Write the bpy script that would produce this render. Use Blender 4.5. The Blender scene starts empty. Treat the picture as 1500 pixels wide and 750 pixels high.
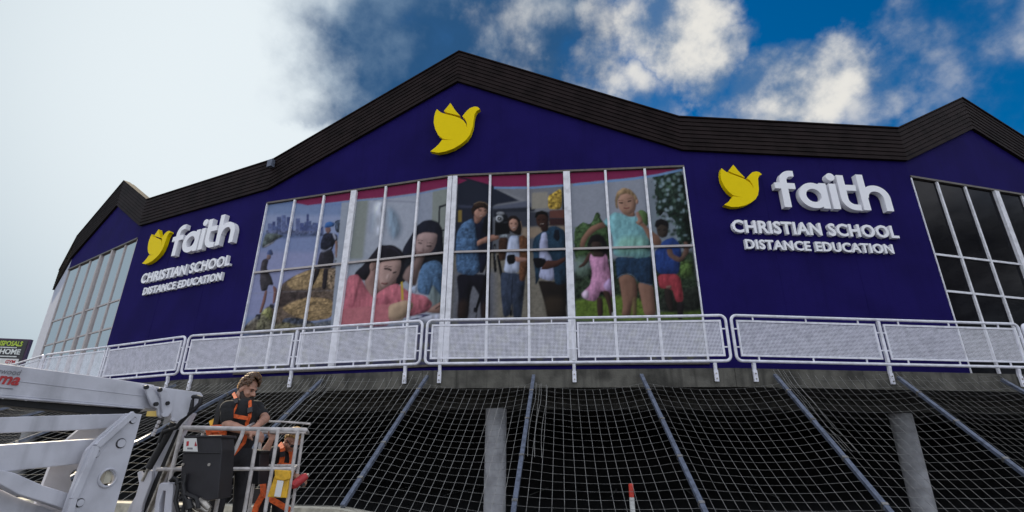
import bpy, bmesh, math, random
import numpy as np
from mathutils import Vector, Matrix
from mathutils.geometry import tessellate_polygon
R = math.radians
random.seed(7)
S = bpy.context.scene
COL = S.collection
# ---------------------------------------------------------------- camera
EYE = 1.6; FPX = 749.1; PIT = R(20.874); ROL = R(-.3886)
cd = bpy.data.cameras.new('camera'); cam = bpy.data.objects.new('camera', cd); COL.objects.link(cam)
cd.sensor_width = 36; cd.lens = 36*FPX/1500; cd.clip_end = 2000; cd.clip_start = .05
cam.location = (0, 0, EYE)
cam.matrix_world = Matrix.Translation((0, 0, EYE)) @ Matrix.Rotation(R(90)+PIT, 4, 'X') @ Matrix.Rotation(-ROL, 4, 'Z')
S.camera = cam
S.view_settings.view_transform = 'Standard'; S.view_settings.look = 'None'
S.view_settings.exposure = 0.45; S.view_settings.gamma = 1
def ray(px, py):                       # direction of a point of the photograph, one unit deep
    x, u = (px-750)/FPX, (375-py)/FPX
    x, u = x*math.cos(ROL)-u*math.sin(ROL), x*math.sin(ROL)+u*math.cos(ROL)
    return Vector((x, math.cos(PIT)-u*math.sin(PIT), math.sin(PIT)+u*math.cos(PIT)))
def at(px, py, Y):                     # the point Y metres in front
    r = ray(px, py); return Vector((r.x/r.y*Y, Y, EYE+r.z/r.y*Y))
# ---------------------------------------------------------------- sky and sun
SUN = ray(105, 40).normalized()
sun_el = math.asin(SUN.z); sun_az = math.atan2(SUN.x, SUN.y)
w = bpy.data.worlds.new('World'); S.world = w; w.use_nodes = True
nt = w.node_tree; nt.nodes.clear(); N = nt.nodes.new; LK = nt.links.new
def nmath(op, a, b=None, c=None, clamp=False):
    n = N('ShaderNodeMath'); n.operation = op; n.use_clamp = clamp
    for i, v in enumerate((a, b, c)):
        if v is None: continue
        if isinstance(v, (int, float)): n.inputs[i].default_value = v
        else: LK(v, n.inputs[i])
    return n.outputs[0]
def nramp(v, a, b):
    n = N('ShaderNodeMapRange'); n.interpolation_type = 'SMOOTHSTEP'
    LK(v, n.inputs[0]); n.inputs[1].default_value = a; n.inputs[2].default_value = b
    return n.outputs[0]
def nmix(f, a, b):
    n = N('ShaderNodeMix'); n.data_type = 'RGBA'
    if isinstance(f, (int, float)): n.inputs[0].default_value = f
    else: LK(f, n.inputs[0])
    for i, v in ((6, a), (7, b)):
        if isinstance(v, tuple): n.inputs[i].default_value = (*v, 1)
        else: LK(v, n.inputs[i])
    return n.outputs[2]
tc = N('ShaderNodeTexCoord'); DIR = tc.outputs['Generated']
def nnoise(scale, detail=7, rough=.56, seed=0.0, dist=0):
    m = N('ShaderNodeMapping'); m.inputs['Location'].default_value = (seed, seed*1.7, seed*.6); LK(DIR, m.inputs[0])
    n = N('ShaderNodeTexNoise'); LK(m.outputs[0], n.inputs['Vector'])
    n.inputs['Scale'].default_value = scale; n.inputs['Detail'].default_value = detail; n.inputs['Roughness'].default_value = rough; n.inputs['Distortion'].default_value = dist
    return n.outputs[0]
def warped(amount, scale, seed):
    m = N('ShaderNodeMapping'); m.inputs['Location'].default_value = (seed, -seed, seed*.3); LK(DIR, m.inputs[0])
    n = N('ShaderNodeTexNoise'); n.inputs['Scale'].default_value = scale; n.inputs['Detail'].default_value = 6; n.inputs['Roughness'].default_value = .62; LK(m.outputs[0], n.inputs['Vector'])
    s_ = N('ShaderNodeVectorMath'); s_.operation = 'SUBTRACT'; LK(n.outputs['Color'], s_.inputs[0]); s_.inputs[1].default_value = (.5, .5, .5)
    k = N('ShaderNodeVectorMath'); k.operation = 'SCALE'; LK(s_.outputs[0], k.inputs[0]); k.inputs['Scale'].default_value = amount
    d = N('ShaderNodeVectorMath'); d.operation = 'ADD'; LK(DIR, d.inputs[0]); LK(k.outputs[0], d.inputs[1])
    e = N('ShaderNodeVectorMath'); e.operation = 'NORMALIZE'; LK(d.outputs[0], e.inputs[0]); return e.outputs[0]
WARP = warped(.17, 5.5, 1.7)
def blobs(lst):
    tot = None
    for px, py, deg, wt in lst:
        d = N('ShaderNodeVectorMath'); d.operation = 'DOT_PRODUCT'; LK(WARP, d.inputs[0]); d.inputs[1].default_value = ray(px, py).normalized()
        v = nmath('MULTIPLY', nramp(d.outputs['Value'], math.cos(R(deg*1.45)), math.cos(R(deg*.35))), wt)
        tot = v if tot is None else nmath('MAXIMUM', tot, v)
    return tot
sky = N('ShaderNodeTexSky'); sky.sky_type = 'NISHITA'; sky.sun_disc = False
sky.sun_elevation = sun_el; sky.sun_rotation = sun_az
sky.air_density = 1.0; sky.dust_density = .6; sky.ozone_density = 3.0
hs = N('ShaderNodeHueSaturation'); hs.inputs['Saturation'].default_value = 1.5; hs.inputs['Value'].default_value = .80; LK(sky.outputs[0], hs.inputs['Color'])
SK = 6.15                                # the background strength is 0.1: cloud colours are given as they show
blue = nmix(1.0, (0, 0, 0), hs.outputs[0])
n1, n2, n3 = nnoise(5.5, seed=2.3), nnoise(11, seed=7.1), nnoise(3.2, seed=4.4)
fb = nmath('SUBTRACT', nmath('ADD', nmath('MULTIPLY', n1, .7), nmath('MULTIPLY', n2, .3)), .5)
view = N('ShaderNodeVectorMath'); view.operation = 'DOT_PRODUCT'; LK(DIR, view.inputs[0]); view.inputs[1].default_value = ray(750, 250).normalized()
around = nmath('SUBTRACT', 1.0, nramp(view.outputs['Value'], .45, .75))
white = nmath('ADD', nmath('MAXIMUM', blobs([(880, 20, 3, .5), (950, 15, 4.2, .85), (1000, 45, 4, .9), (1025, 85, 3.8, .9), (880, 85, 2.8, .62), (925, 138, 3.4, .72), (870, 130, 3, .5), (955, 150, 3, .6),
        (1105, 140, 3.8, .8), (1212, 105, 3.6, .76), (1170, 140, 4.4, .85), (1055, 160, 3.2, .66), (1275, 125, 4, .46), (1345, 10, 4, .42), (1420, 25, 6, .52), (1480, 150, 6, .44), (740, 50, 6, .38), (650, 10, 5, .30)]),
        nmath('MULTIPLY', around, .75)), nmath('MULTIPLY', fb, 2.1))
wm = nramp(white, .20, 1.02)
grey = nmath('ADD', blobs([(540, 70, 9, 1), (640, 40, 10, 1), (740, 50, 9, .95), (820, 70, 6.5, .8), (470, 100, 9, 1), (600, -120, 14, .9), (560, 140, 8, .9), (440, -20, 8, 1)]), nmath('MULTIPLY', fb, 1.5))
gm = nramp(grey, .2, .95)
pale = nmath('ADD', blobs([(150, 150, 17, 1), (20, 420, 20, 1), (280, 270, 11, 1), (392, 255, 7, 1), (-300, 200, 26, 1), (130, -260, 17, .9), (-250, 600, 24, 1), (262, 80, 7.5, .95)]), nmath('MULTIPLY', fb, .8))
pm = nramp(pale, .14, .80)
gcol = nmix(nramp(nmath('ADD', n3, nmath('MULTIPLY', fb, 1.3)), .36, .74), (.028*SK, .105*SK, .25*SK), (.20*SK, .31*SK, .46*SK))
wcol = nmix(nramp(nmath('ADD', n2, nmath('MULTIPLY', n1, .6)), .62, .96), (.16*SK, .26*SK, .42*SK), (.95*SK, .93*SK, .88*SK))
wcol = nmix(nmath('MULTIPLY', around, .8), wcol, (2.0*SK, 2.05*SK, 2.2*SK))
sd = N('ShaderNodeVectorMath'); sd.operation = 'DOT_PRODUCT'; LK(DIR, sd.inputs[0]); sd.inputs[1].default_value = ray(400, 170).normalized()
pcol = nmix(nramp(sd.outputs['Value'], math.cos(R(37)), math.cos(R(2))), (.40*SK, .52*SK, .61*SK), (.95*SK, 1.04*SK, 1.09*SK))
c = nmix(gm, blue, gcol); c = nmix(wm, c, wcol); c = nmix(pm, c, pcol)
bg = N('ShaderNodeBackground'); bg.inputs['Strength'].default_value = .1; LK(c, bg.inputs['Color'])
wo = N('ShaderNodeOutputWorld'); LK(bg.outputs[0], wo.inputs['Surface'])
sl = bpy.data.lights.new('sun', 'SUN'); sl.energy = 5.0; sl.angle = R(.5); sl.color = (1, .86, .64)
so = bpy.data.objects.new('sun', sl); COL.objects.link(so); so.rotation_euler = SUN.to_track_quat('Z', 'Y').to_euler()
# ---------------------------------------------------------------- helpers
ORG = {}
def vec(p): return Vector(p)
class MB:
    def __init__(s): s.v = []; s.f = []
    def add(s, vs, fs):
        b = len(s.v); s.v += [tuple(p) for p in vs]; s.f += [tuple(i+b for i in q) for q in fs]; return s
    def boxf(s, o, x, y, z):            # box from corner o and three edge vectors
        o, x, y, z = map(Vector, (o, x, y, z))
        if x.cross(y).dot(z) < 0: x, y = y, x
        p = [o, o+x, o+x+y, o+y]; p += [q+z for q in p]
        return s.add(p, [(3, 2, 1, 0), (4, 5, 6, 7), (0, 1, 5, 4), (1, 2, 6, 5), (2, 3, 7, 6), (3, 0, 4, 7)])
    def box(s, c, size):
        c = Vector(c); a, b, d = size
        return s.boxf(c-Vector((a, b, d))/2, (a, 0, 0), (0, b, 0), (0, 0, d))
    def bar(s, p, q, wd, ht, up=(0, 0, 1)):   # rectangular bar between two points
        p, q = Vector(p), Vector(q); d = (q-p); u = Vector(up)
        a = d.cross(u).normalized(); b = a.cross(d).normalized()
        return s.boxf(p-a*wd/2-b*ht/2, a*wd, d, b*ht)
    def tube(s, pts, r, n=6, closed=False, cap=True):
        pts = [Vector(p) for p in pts]; m = len(pts)
        rr = r if isinstance(r, (list, tuple)) else [r]*m
        rings = []; pv = None
        for i, p in enumerate(pts):
            t = (pts[(i+1) % m]-pts[i-1]) if closed else (pts[min(i+1, m-1)]-pts[max(i-1, 0)])
            t.normalize()
            if pv is None:
                a = t.orthogonal().normalized()
            else:
                a = (pv-t*pv.dot(t)); a = a.normalized() if a.length > 1e-6 else t.orthogonal().normalized()
            pv = a; b = t.cross(a)
            rings.append([p+(a*math.cos(2*math.pi*k/n)+b*math.sin(2*math.pi*k/n))*rr[i] for k in range(n)])
        vs = [q for g in rings for q in g]; fs = []
        for i in range(m if closed else m-1):
            j = (i+1) % m
            for k in range(n): fs.append((i*n+k, i*n+(k+1) % n, j*n+(k+1) % n, j*n+k))
        if cap and not closed: fs += [tuple(range(n))[::-1], tuple((m-1)*n+k for k in range(n))]
        return s.add(vs, fs)
    def plate(s, loops, O, U, V, t):     # flat outline (first loop) with holes, t thick behind its front
        O, U, V = Vector(O), Vector(U), Vector(V); Nn = U.cross(V).normalized()
        flat = [[Vector((a, b, 0)) for a, b in lp] for lp in loops]
        tri = tessellate_polygon(flat)
        al = [p for lp in flat for p in lp]; n = len(al)
        fr = [O+U*p.x+V*p.y for p in al]; bk = [p-Nn*t for p in fr]
        fs = []
        for a, b, c in tri:
            if (al[b]-al[a]).cross(al[c]-al[a]).z < 0: b, c = c, b
            fs += [(a, b, c), (a+n, c+n, b+n)]
        k = 0
        for li, lp in enumerate(flat):
            m = len(lp); ar = sum(lp[i].x*lp[(i+1) % m].y-lp[(i+1) % m].x*lp[i].y for i in range(m))
            for i in range(m):
                a, b = k+i, k+(i+1) % m
                if (ar > 0) != (li > 0): fs.append((a, a+n, b+n, b))
                else: fs.append((b, b+n, a+n, a))
            k += m
        return s.add(fr+bk, fs)
    def poly(s, pts, tvec):              # prism of a 3D polygon pushed along tvec
        pts = [Vector(p) for p in pts]; n = len(pts); tvec = Vector(tvec)
        nn = Vector((0, 0, 0))
        for i in range(n): nn += pts[i].cross(pts[(i+1) % n])
        if nn.dot(tvec) > 0: pts = pts[::-1]
        return s.add(pts+[p+tvec for p in pts], [tuple(range(n)), tuple(range(2*n-1, n-1, -1))]+[(i, i+n, (i+1) % n+n, (i+1) % n) for i in range(n)])
    def ell(s, c, r, n=12, m=8, M=None):
        c = Vector(c); vs = [Vector((0, 0, r[2]))]; fs = []
        for i in range(1, m):
            th = math.pi*i/m
            for k in range(n):
                ph = 2*math.pi*k/n; vs.append(Vector((r[0]*math.sin(th)*math.cos(ph), r[1]*math.sin(th)*math.sin(ph), r[2]*math.cos(th))))
        vs.append(Vector((0, 0, -r[2])))
        for k in range(n):
            fs.append((0, 1+k, 1+(k+1) % n)); e = len(vs)-1; b = 1+(m-2)*n; fs.append((e, b+(k+1) % n, b+k))
            for i in range(m-2):
                a = 1+i*n; fs.append((a+k, a+n+k, a+n+(k+1) % n, a+(k+1) % n))
        if M is not None: vs = [M @ p for p in vs]
        return s.add([p+c for p in vs], fs)
    def mesh(s, name, org=(0, 0, 0)):
        me = bpy.data.meshes.new(name); o = Vector(org)
        me.from_pydata([tuple(Vector(p)-o) for p in s.v], [], s.f); me.update(); return me
    def build(s, name, m, parent=None, smooth=False, org=None):
        o_ = Vector(org) if org is not None else (ORG[parent.name] if parent else Vector((0, 0, 0)))
        me = s.mesh(name, o_); me.materials.append(m)
        if smooth:
            me.polygons.foreach_set('use_smooth', [True]*len(me.polygons))
            try: me.set_sharp_from_angle(angle=R(42))
            except Exception: pass
        o = bpy.data.objects.new(name, me); COL.objects.link(o)
        if parent: o.parent = parent
        elif org is not None: o.location = o_
        ORG[o.name] = o_
        return o
def tag(o, label=None, cat=None, group=None, kind=None):
    if label: o['label'] = label
    if cat: o['category'] = cat
    if group: o['group'] = group
    if kind: o['kind'] = kind
    return o
def thing(name, label, cat, loc=(0, 0, 0), rz=0, group=None, local=False):
    o = bpy.data.objects.new(name, None); COL.objects.link(o); o.location = loc; o.rotation_euler = (0, 0, rz); o.empty_display_size = .2
    ORG[o.name] = Vector((0, 0, 0)) if local else Vector(loc)
    return tag(o, label, cat, group)
def dup(root, loc, rz, label=None):
    r = root.copy(); COL.objects.link(r); r.location = loc; r.rotation_euler = (0, 0, rz)
    if label: r['label'] = label
    for ch in [q for q in bpy.data.objects if q.parent == root]:
        c2 = ch.copy(); COL.objects.link(c2); c2.parent = r
        for g in [q for q in bpy.data.objects if q.parent == ch]:
            d2 = g.copy(); COL.objects.link(d2); d2.parent = c2
    return r
def share(src, name, parent, off):       # one more piece with the same mesh
    o = bpy.data.objects.new(name, src.data); COL.objects.link(o); o.parent = parent; o.location = off; ORG[o.name] = ORG[src.name]; return o
def mat(name, col, rough=.6, metal=0, var=.15, scale=8, bump=0, bscale=60, spec=.5, streak=0, col2=None):
    m = bpy.data.materials.new(name); m.use_nodes = True; t = m.node_tree; b = t.nodes['Principled BSDF']
    b.inputs['Roughness'].default_value = rough; b.inputs['Metallic'].default_value = metal
    b.inputs['Specular IOR Level'].default_value = spec
    g = t.nodes.new('ShaderNodeNewGeometry'); src = g.outputs['Position']
    nz = t.nodes.new('ShaderNodeTexNoise'); nz.inputs['Scale'].default_value = scale; nz.inputs['Detail'].default_value = 5; t.links.new(src, nz.inputs['Vector'])
    mx = t.nodes.new('ShaderNodeMix'); mx.data_type = 'RGBA'
    c2 = col2 if col2 else tuple(v*(1-var*2) for v in col)
    mx.inputs[6].default_value = (*c2, 1); mx.inputs[7].default_value = (*(min(1, v*(1+var*.4)) for v in col), 1)
    rp = t.nodes.new('ShaderNodeMapRange'); rp.inputs[1].default_value = .32; rp.inputs[2].default_value = .58; t.links.new(nz.outputs[0], rp.inputs[0]); t.links.new(rp.outputs[0], mx.inputs[0])
    out = mx.outputs[2]
    if streak:
        mp = t.nodes.new('ShaderNodeMapping'); mp.inputs['Scale'].default_value = (5, 5, .35); t.links.new(src, mp.inputs[0])
        n2_ = t.nodes.new('ShaderNodeTexNoise'); n2_.inputs['Scale'].default_value = 1.6; n2_.inputs['Detail'].default_value = 6; t.links.new(mp.outputs[0], n2_.inputs['Vector'])
        r2 = t.nodes.new('ShaderNodeMapRange'); r2.inputs[1].default_value = .52; r2.inputs[2].default_value = .72; r2.inputs[4].default_value = streak; t.links.new(n2_.outputs[0], r2.inputs[0])
        m2 = t.nodes.new('ShaderNodeMix'); m2.data_type = 'RGBA'; m2.inputs[7].default_value = (*(v*.25 for v in col), 1)
        t.links.new(r2.outputs[0], m2.inputs[0]); t.links.new(out, m2.inputs[6]); out = m2.outputs[2]
    t.links.new(out, b.inputs['Base Color'])
    if bump:
        nb = t.nodes.new('ShaderNodeTexNoise'); nb.inputs['Scale'].default_value = bscale; nb.inputs['Detail'].default_value = 3; t.links.new(src, nb.inputs['Vector'])
        bp = t.nodes.new('ShaderNodeBump'); bp.inputs['Strength'].default_value = bump; bp.inputs['Distance'].default_value = .02
        t.links.new(nb.outputs[0], bp.inputs['Height']); t.links.new(bp.outputs[0], b.inputs['Normal'])
    return m
M_ = dict(
    navy=mat('navy_paint', (.0122, .0080, .090), .75, var=.09, scale=.9, bump=.2, bscale=45, spec=.05, streak=.12),
    pale=mat('pale_render', (.42, .45, .54), .8, var=.08, bump=.1),
    fascia=mat('dark_fascia', (.017, .011, .011), .65, var=.22, scale=2.5, bump=.1, spec=.07),
    roof=mat('roof_sheet', (.09, .085, .085), .5),
    white=mat('white_paint', (.76, .76, .80), .45, var=.10, scale=7, bump=.05),
    rail=mat('white_rail_paint', (.76, .76, .83), .45, var=.10, scale=9, bump=.05),
    letter=mat('white_acrylic', (.88, .88, .91), .45, var=.01, spec=.2),
    yellow=mat('yellow_acrylic', (.86, .64, .0), .5, var=.01, spec=.08),
    alu=mat('bronze_frame', (.10, .085, .07), .45, metal=.3),
    tan=mat('tan_frame', (.42, .38, .37), .5, var=.05),
    glass=mat('window_glass', (.003, .003, .006), .10, var=.05, spec=.08),
    glassr=mat('reflective_window_glass', (.02, .02, .06), .03, var=.05, spec=1.0),
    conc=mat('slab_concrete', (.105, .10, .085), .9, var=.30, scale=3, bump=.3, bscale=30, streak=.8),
    dconc=mat('painted_shade_beam_concrete', (.05, .047, .042), .9, var=.3),  # concrete darkened in its colour to put the beam in shade
    column=mat('column_concrete', (.38, .38, .40), .85, var=.15, scale=4, bump=.15),
    dark=mat('undercroft_painted_shade', (.012, .012, .014), .95, var=.3),  # near-black colour paints in the deep shade of the undercroft walls
    asphalt=mat('asphalt', (.045, .045, .05), .9, var=.25, scale=20, bump=.3),
    line=mat('line_paint', (.6, .6, .6), .7),
    galv=mat('galvanised_steel', (.12, .14, .19), .55, metal=.2, var=.2, scale=14),
    cord=mat('net_cord', (.30, .295, .28), .8, var=.2),
    cream=mat('cream_masonry_sunlit_steel', (.50, .47, .38), .85, var=.2, bump=.2, bscale=25),
    boom=mat('machine_white', (.54, .545, .60), .38, var=.09, scale=5, bump=.04, streak=.30),
    basket=mat('basket_steel', (.52, .49, .48), .38, var=.16, scale=16),
    rubber=mat('black_rubber', (.012, .012, .014), .6, var=.2),
    blackp=mat('black_plastic', (.013, .012, .016), .5, var=.2),
    steel=mat('bare_steel', (.35, .33, .30), .4, metal=.8, var=.3, scale=20),
    brass=mat('brass_fitting', (.45, .33, .10), .4, metal=.7),
    red=mat('red_plastic', (.50, .03, .035), .45),
    redpaint=mat('red_reflective', (.60, .05, .03), .4),
    whitetape=mat('white_reflective', (.75, .75, .72), .4),
    yvinyl=mat('yellow_vinyl', (.72, .40, .02), .5, var=.15, scale=20),
    orange=mat('orange_webbing', (.62, .10, .015), .7, var=.2, scale=30),
    tee=mat('black_cotton', (.012, .012, .014), .9, var=.3, scale=14, bump=.4, bscale=18),
    trouser=mat('black_work_trouser', (.014, .014, .018), .9, var=.3, scale=14, bump=.3, bscale=20),
    skin=mat('skin', (.40, .21, .145), .5, var=.10, scale=22),
    hairb=mat('brown_hair', (.075, .036, .016), .6, var=.4, scale=50),
    beard=mat('dark_beard', (.022, .012, .008), .7, var=.4, scale=60),
    hairy=mat('blond_hair', (.30, .17, .05), .6, var=.35, scale=50),
    paper=mat('white_label', (.70, .70, .68), .5, var=.05),
    redink=mat('red_ink', (.45, .02, .03), .5), greyink=mat('grey_ink', (.20, .20, .22), .5),
    sblack=mat('black_sign_face', (.02, .02, .024), .4), spurple=mat('purple_sign_edge', (.05, .015, .06), .5),
    slime=mat('lime_lettering', (.45, .60, .05), .5), swhite=mat('white_lettering', (.75, .78, .75), .5),
    bark=mat('bark', (.10, .075, .055), .9, bump=.5), leaf=mat('leaf', (.02, .032, .015), .7, var=.35, scale=3),
)
M_['glassr'].node_tree.nodes['Principled BSDF'].inputs['IOR'].default_value = 4.2
for k_, tint in (('hairb', (1, .62, .25, 1)), ('hairy', (1, .75, .35, 1)), ('beard', (.5, .3, .15, 1))):
    b_ = M_[k_].node_tree.nodes['Principled BSDF']; b_.inputs['Sheen Weight'].default_value = 1; b_.inputs['Sheen Roughness'].default_value = .25; b_.inputs['Sheen Tint'].default_value = tint
def text_mesh(body, size, extrude, offset=0, shear=0, spacing=1):
    c = bpy.data.curves.new('lettering', 'FONT'); c.body = body; c.size = size; c.extrude = extrude; c.offset = offset; c.shear = shear; c.space_character = spacing
    c.resolution_u = 3
    o = bpy.data.objects.new('lettering', c); COL.objects.link(o)
    bpy.context.view_layer.update()
    me = bpy.data.meshes.new_from_object(o.evaluated_get(bpy.context.evaluated_depsgraph_get()))
    bpy.data.objects.remove(o); bpy.data.curves.remove(c)
    v = [p.co.copy() for p in me.vertices]; f = [tuple(p.vertices) for p in me.polygons]
    bpy.data.meshes.remove(me); return v, f
def islands(v, f):
    key = {}; rep = []
    for p in v:
        k = (round(p.x, 5), round(p.y, 5), round(p.z, 5)); rep.append(key.setdefault(k, len(key)))
    par = list(range(len(key)))
    def find(a):
        while par[a] != a: par[a] = par[par[a]]; a = par[a]
        return a
    for q in f:
        for i in q[1:]: par[find(rep[i])] = find(rep[q[0]])
    g = {}
    for q in f: g.setdefault(find(rep[q[0]]), []).append(q)
    res = []
    for fs in g.values():
        ids = sorted({i for q in fs for i in q}); mp = {a: b for b, a in enumerate(ids)}
        res.append(([v[i] for i in ids], [tuple(mp[i] for i in q) for q in fs]))
    return sorted(res, key=lambda r: min(p.x for p in r[0]))
def arc(cx, cy, r, a0, a1, n=14):
    return [(cx+r*math.cos(R(a0+(a1-a0)*i/n)), cy+r*math.sin(R(a0+(a1-a0)*i/n))) for i in range(n+1)]
class Face:                              # an upright plane through two plan points, left to right as seen from the street
    def __init__(s, A, B):
        s.A = Vector((A[0], A[1], 0)); s.B = Vector((B[0], B[1], 0)); s.L = (s.B-s.A).length; s.d = (s.B-s.A)/s.L; s.n = Vector((s.d.y, -s.d.x, 0))
    def p(s, u, z, off=0): return s.A+s.d*u+s.n*off+Vector((0, 0, z))
    def on(s, px, py, off=0):            # point of the photograph on this plane
        r = ray(px, py); t = (s.A+s.n*off).dot(s.n)/Vector((r.x, r.y, 0)).dot(s.n); return Vector((0, 0, EYE))+r*t
    def slab(s, mb, u0, u1, z0, z1, front, thick): return mb.boxf(s.p(u0, z0, front-thick), s.d*(u1-u0), s.n*thick, (0, 0, z1-z0))
# ---------------------------------------------------------------- ground
g = MB(); g.boxf((-700, -500, -.3), (1400, 0, 0), (0, 1400, 0), (0, 0, .3)); tag(g.build('ground', M_['asphalt']), kind='structure', label='dark asphalt ground of the car park')
# ---------------------------------------------------------------- the school building
W = [(-21.75, 23.35), (-17.49, 19.08), (-12.52, 15.81), (-7.01, 13.14), (-1.52, 11.50), (4.22, 10.97), (10.09, 11.39), (15.62, 12.77), (20.92, 15.13)]
V = [(-22.3, 21.0), (-17.45, 17.45), (-12.80, 14.13), (-7.31, 11.48), (-1.69, 9.84), (4.01, 9.27), (9.92, 9.81), (15.45, 11.40), (20.7, 14.0)]
CEN = Vector((4.2, 41, 0))
def offset_line(pts, d):
    fs = [Face(a, b) for a, b in zip(pts, pts[1:])]; out = []
    for i, p in enumerate(pts):
        ns = [fs[j].n for j in (i-1, i) if 0 <= j < len(fs)]
        n = sum(ns, Vector((0, 0, 0))).normalized(); k = d/max(.3, n.dot(ns[0])); out.append(Vector((p[0], p[1], 0))+n*k)
    return out
WF = [Face(a, b) for a, b in zip(W, W[1:])]
Wb = offset_line(W, -.25)
B = thing('school_building', 'navy blue faceted building with gables, window photographs and dark ribbed fascia', 'building', (0, 13, 0))
HEAD, SILL, FB = 8.20, 3.35, 8.61
def wallpiece(i, z0, z1, extra=None, m_='navy'):
    f = WF[i]; a, b = W[i], W[i+1]; ia, ib = Wb[i], Wb[i+1]
    m = MB()
    if extra is None:
        pts = [(a, z0), (b, z0), (b, z1), (a, z1)]
    else: pts = extra
    fr = [Vector((p[0], p[1], z)) for p, z in pts]
    def inner(p):
        t = ((Vector((p[0], p[1], 0))-f.A).dot(f.d))/f.L; q = ia+(ib-ia)*t; return q
    bk = [inner(p)+Vector((0, 0, z)) for p, z in pts]; n = len(fr)
    m.add(fr+bk, [tuple(range(n)), tuple(range(2*n-1, n-1, -1))]+[(k, k+n, (k+1) % n+n, (k+1) % n) for k in range(n)])
    return m.build('wall', M_[m_], B)
mid = lambda i, t=.5: tuple(WF[i].p(WF[i].L*t, 0)[:2])
TOPS = {}
wallpiece(0, 3.0, 8.85, None, 'pale')
wallpiece(1, 0, 0, [(W[1], HEAD), (W[2], HEAD), (W[2], 8.8), (mid(1, .548), 10.3), (W[1], 8.8)]); wallpiece(1, 3.0, SILL-.152)
wallpiece(2, 3.0, 8.85)
wallpiece(3, 0, 0, [(W[3], HEAD), (W[4], HEAD), (W[4], 11.3), (W[3], 8.8)]); wallpiece(3, 3.0, SILL-.002)
wallpiece(4, 0, 0, [(W[4], HEAD), (W[5], HEAD), (W[5], 8.8), (W[4], 11.3)]); wallpiece(4, 3.0, SILL-.002)
wallpiece(5, 3.0, 8.85)
wallpiece(6, 0, 0, [(W[6], HEAD), (W[7], HEAD), (W[7], 8.8), (mid(6, .49), 10.25), (W[6], 8.8)]); wallpiece(6, 3.0, SILL-.152)
wallpiece(7, 3.0, 8.85)
for i, us in ((2, (2.05, 4.1)), (5, (1.95, 3.9))):
    for u in us:
        m = MB(); WF[i].slab(m, u-.012, u+.012, 3.05, 8.6, .004, .003); m.build('cover_strip', M_['navy'], B)
# fascia: boards lapped one over the next, along every slope and level run
FL = offset_line(W, .035)
fpts = []
for i, p in enumerate(FL):
    z = FB
    if i == 4: z = 11.10
    fpts.append((p, z))
    if i == 1: fpts.append((FL[1]+(FL[2]-FL[1])*.548, 10.10))
    if i == 6: fpts.append((FL[6]+(FL[7]-FL[6])*.49, 10.07))
NB, BH = 8, .120
def dirn(i):
    ns = []
    for j in (i-1, i):
        if 0 <= j < len(fpts)-1:
            d = fpts[j+1][0]-fpts[j][0]; ns.append(Vector((d.y, -d.x, 0)).normalized())
    return sum(ns, Vector((0, 0, 0))).normalized()
for i in range(len(fpts)-1):
    (a, za), (b, zb) = fpts[i], fpts[i+1]; na, nb_ = dirn(i), dirn(i+1)
    apex = lambda k: fpts[k][1] > FB+.5
    ha, hb = (BH*1.06 if apex(i) else BH), (BH*1.06 if apex(i+1) else BH)
    for k in range(NB):
        m = MB()
        def ring(p, z, n, h):
            z0 = z+k*h; z1 = z0+h*.87
            return [p+n*.046+Vector((0, 0, z0)), p+n*.034+Vector((0, 0, z1)), p-n*.06+Vector((0, 0, z1)), p-n*.06+Vector((0, 0, z0))]
        r0, r1 = ring(a, za, na, ha), ring(b, zb, nb_, hb)
        m.add(r0+r1, [(0, 4, 5, 1), (1, 5, 6, 2), (2, 6, 7, 3), (3, 7, 4, 0), (0, 1, 2, 3), (7, 6, 5, 4)])
        m.build('fascia_board', M_['fascia'], B)
    m = MB()                              # backing, soffit and capping
    m.add([a-na*.30+Vector((0, 0, za+.03)), a-na*.06+Vector((0, 0, za+.03)), a-na*.06+Vector((0, 0, za+NB*ha)), a-na*.30+Vector((0, 0, za+NB*ha)),
           b-nb_*.30+Vector((0, 0, zb+.03)), b-nb_*.06+Vector((0, 0, zb+.03)), b-nb_*.06+Vector((0, 0, zb+NB*hb)), b-nb_*.30+Vector((0, 0, zb+NB*hb))],
          [(0, 4, 5, 1), (1, 5, 6, 2), (2, 6, 7, 3), (3, 7, 4, 0), (0, 1, 2, 3), (7, 6, 5, 4)])
    m.build('fascia_backing', M_['fascia'], B)
    m = MB(); t0, t1 = Vector((0, 0, za+NB*ha+.002)), Vector((0, 0, zb+NB*hb+.002)); e = Vector((0, 0, .035))
    q = [a+na*.06+t0, b+nb_*.06+t1, b-nb_*.16+t1, a-na*.16+t0]
    m.add(q+[p+e for p in q], [(3, 2, 1, 0), (4, 5, 6, 7), (0, 1, 5, 4), (1, 2, 6, 5), (2, 3, 7, 6), (3, 0, 4, 7)])
    m.build('roof_capping', M_['fascia'], B)
    m = MB(); ia, ib = a-na*.30, b-nb_*.30; za2, zb2 = za+NB*ha-.35, zb+NB*hb-.35
    ca, cb = ia+(CEN-ia)*.5, ib+(CEN-ib)*.5
    q = [ia+Vector((0, 0, za2)), ib+Vector((0, 0, zb2)), cb+Vector((0, 0, zb2)), ca+Vector((0, 0, za2))]
    m.add(q+[p-Vector((0, 0, .1)) for p in q], [(0, 1, 2, 3), (7, 6, 5, 4), (0, 4, 5, 1), (1, 5, 6, 2), (2, 6, 7, 3), (3, 7, 4, 0)])
    m.build('roof', M_['roof'], B)
m = MB(); f = WF[2]; f.slab(m, 6.02, 6.2, 9.3, 9.53, .18, .25); m.build('roof_vent', M_['galv'], B)
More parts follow.
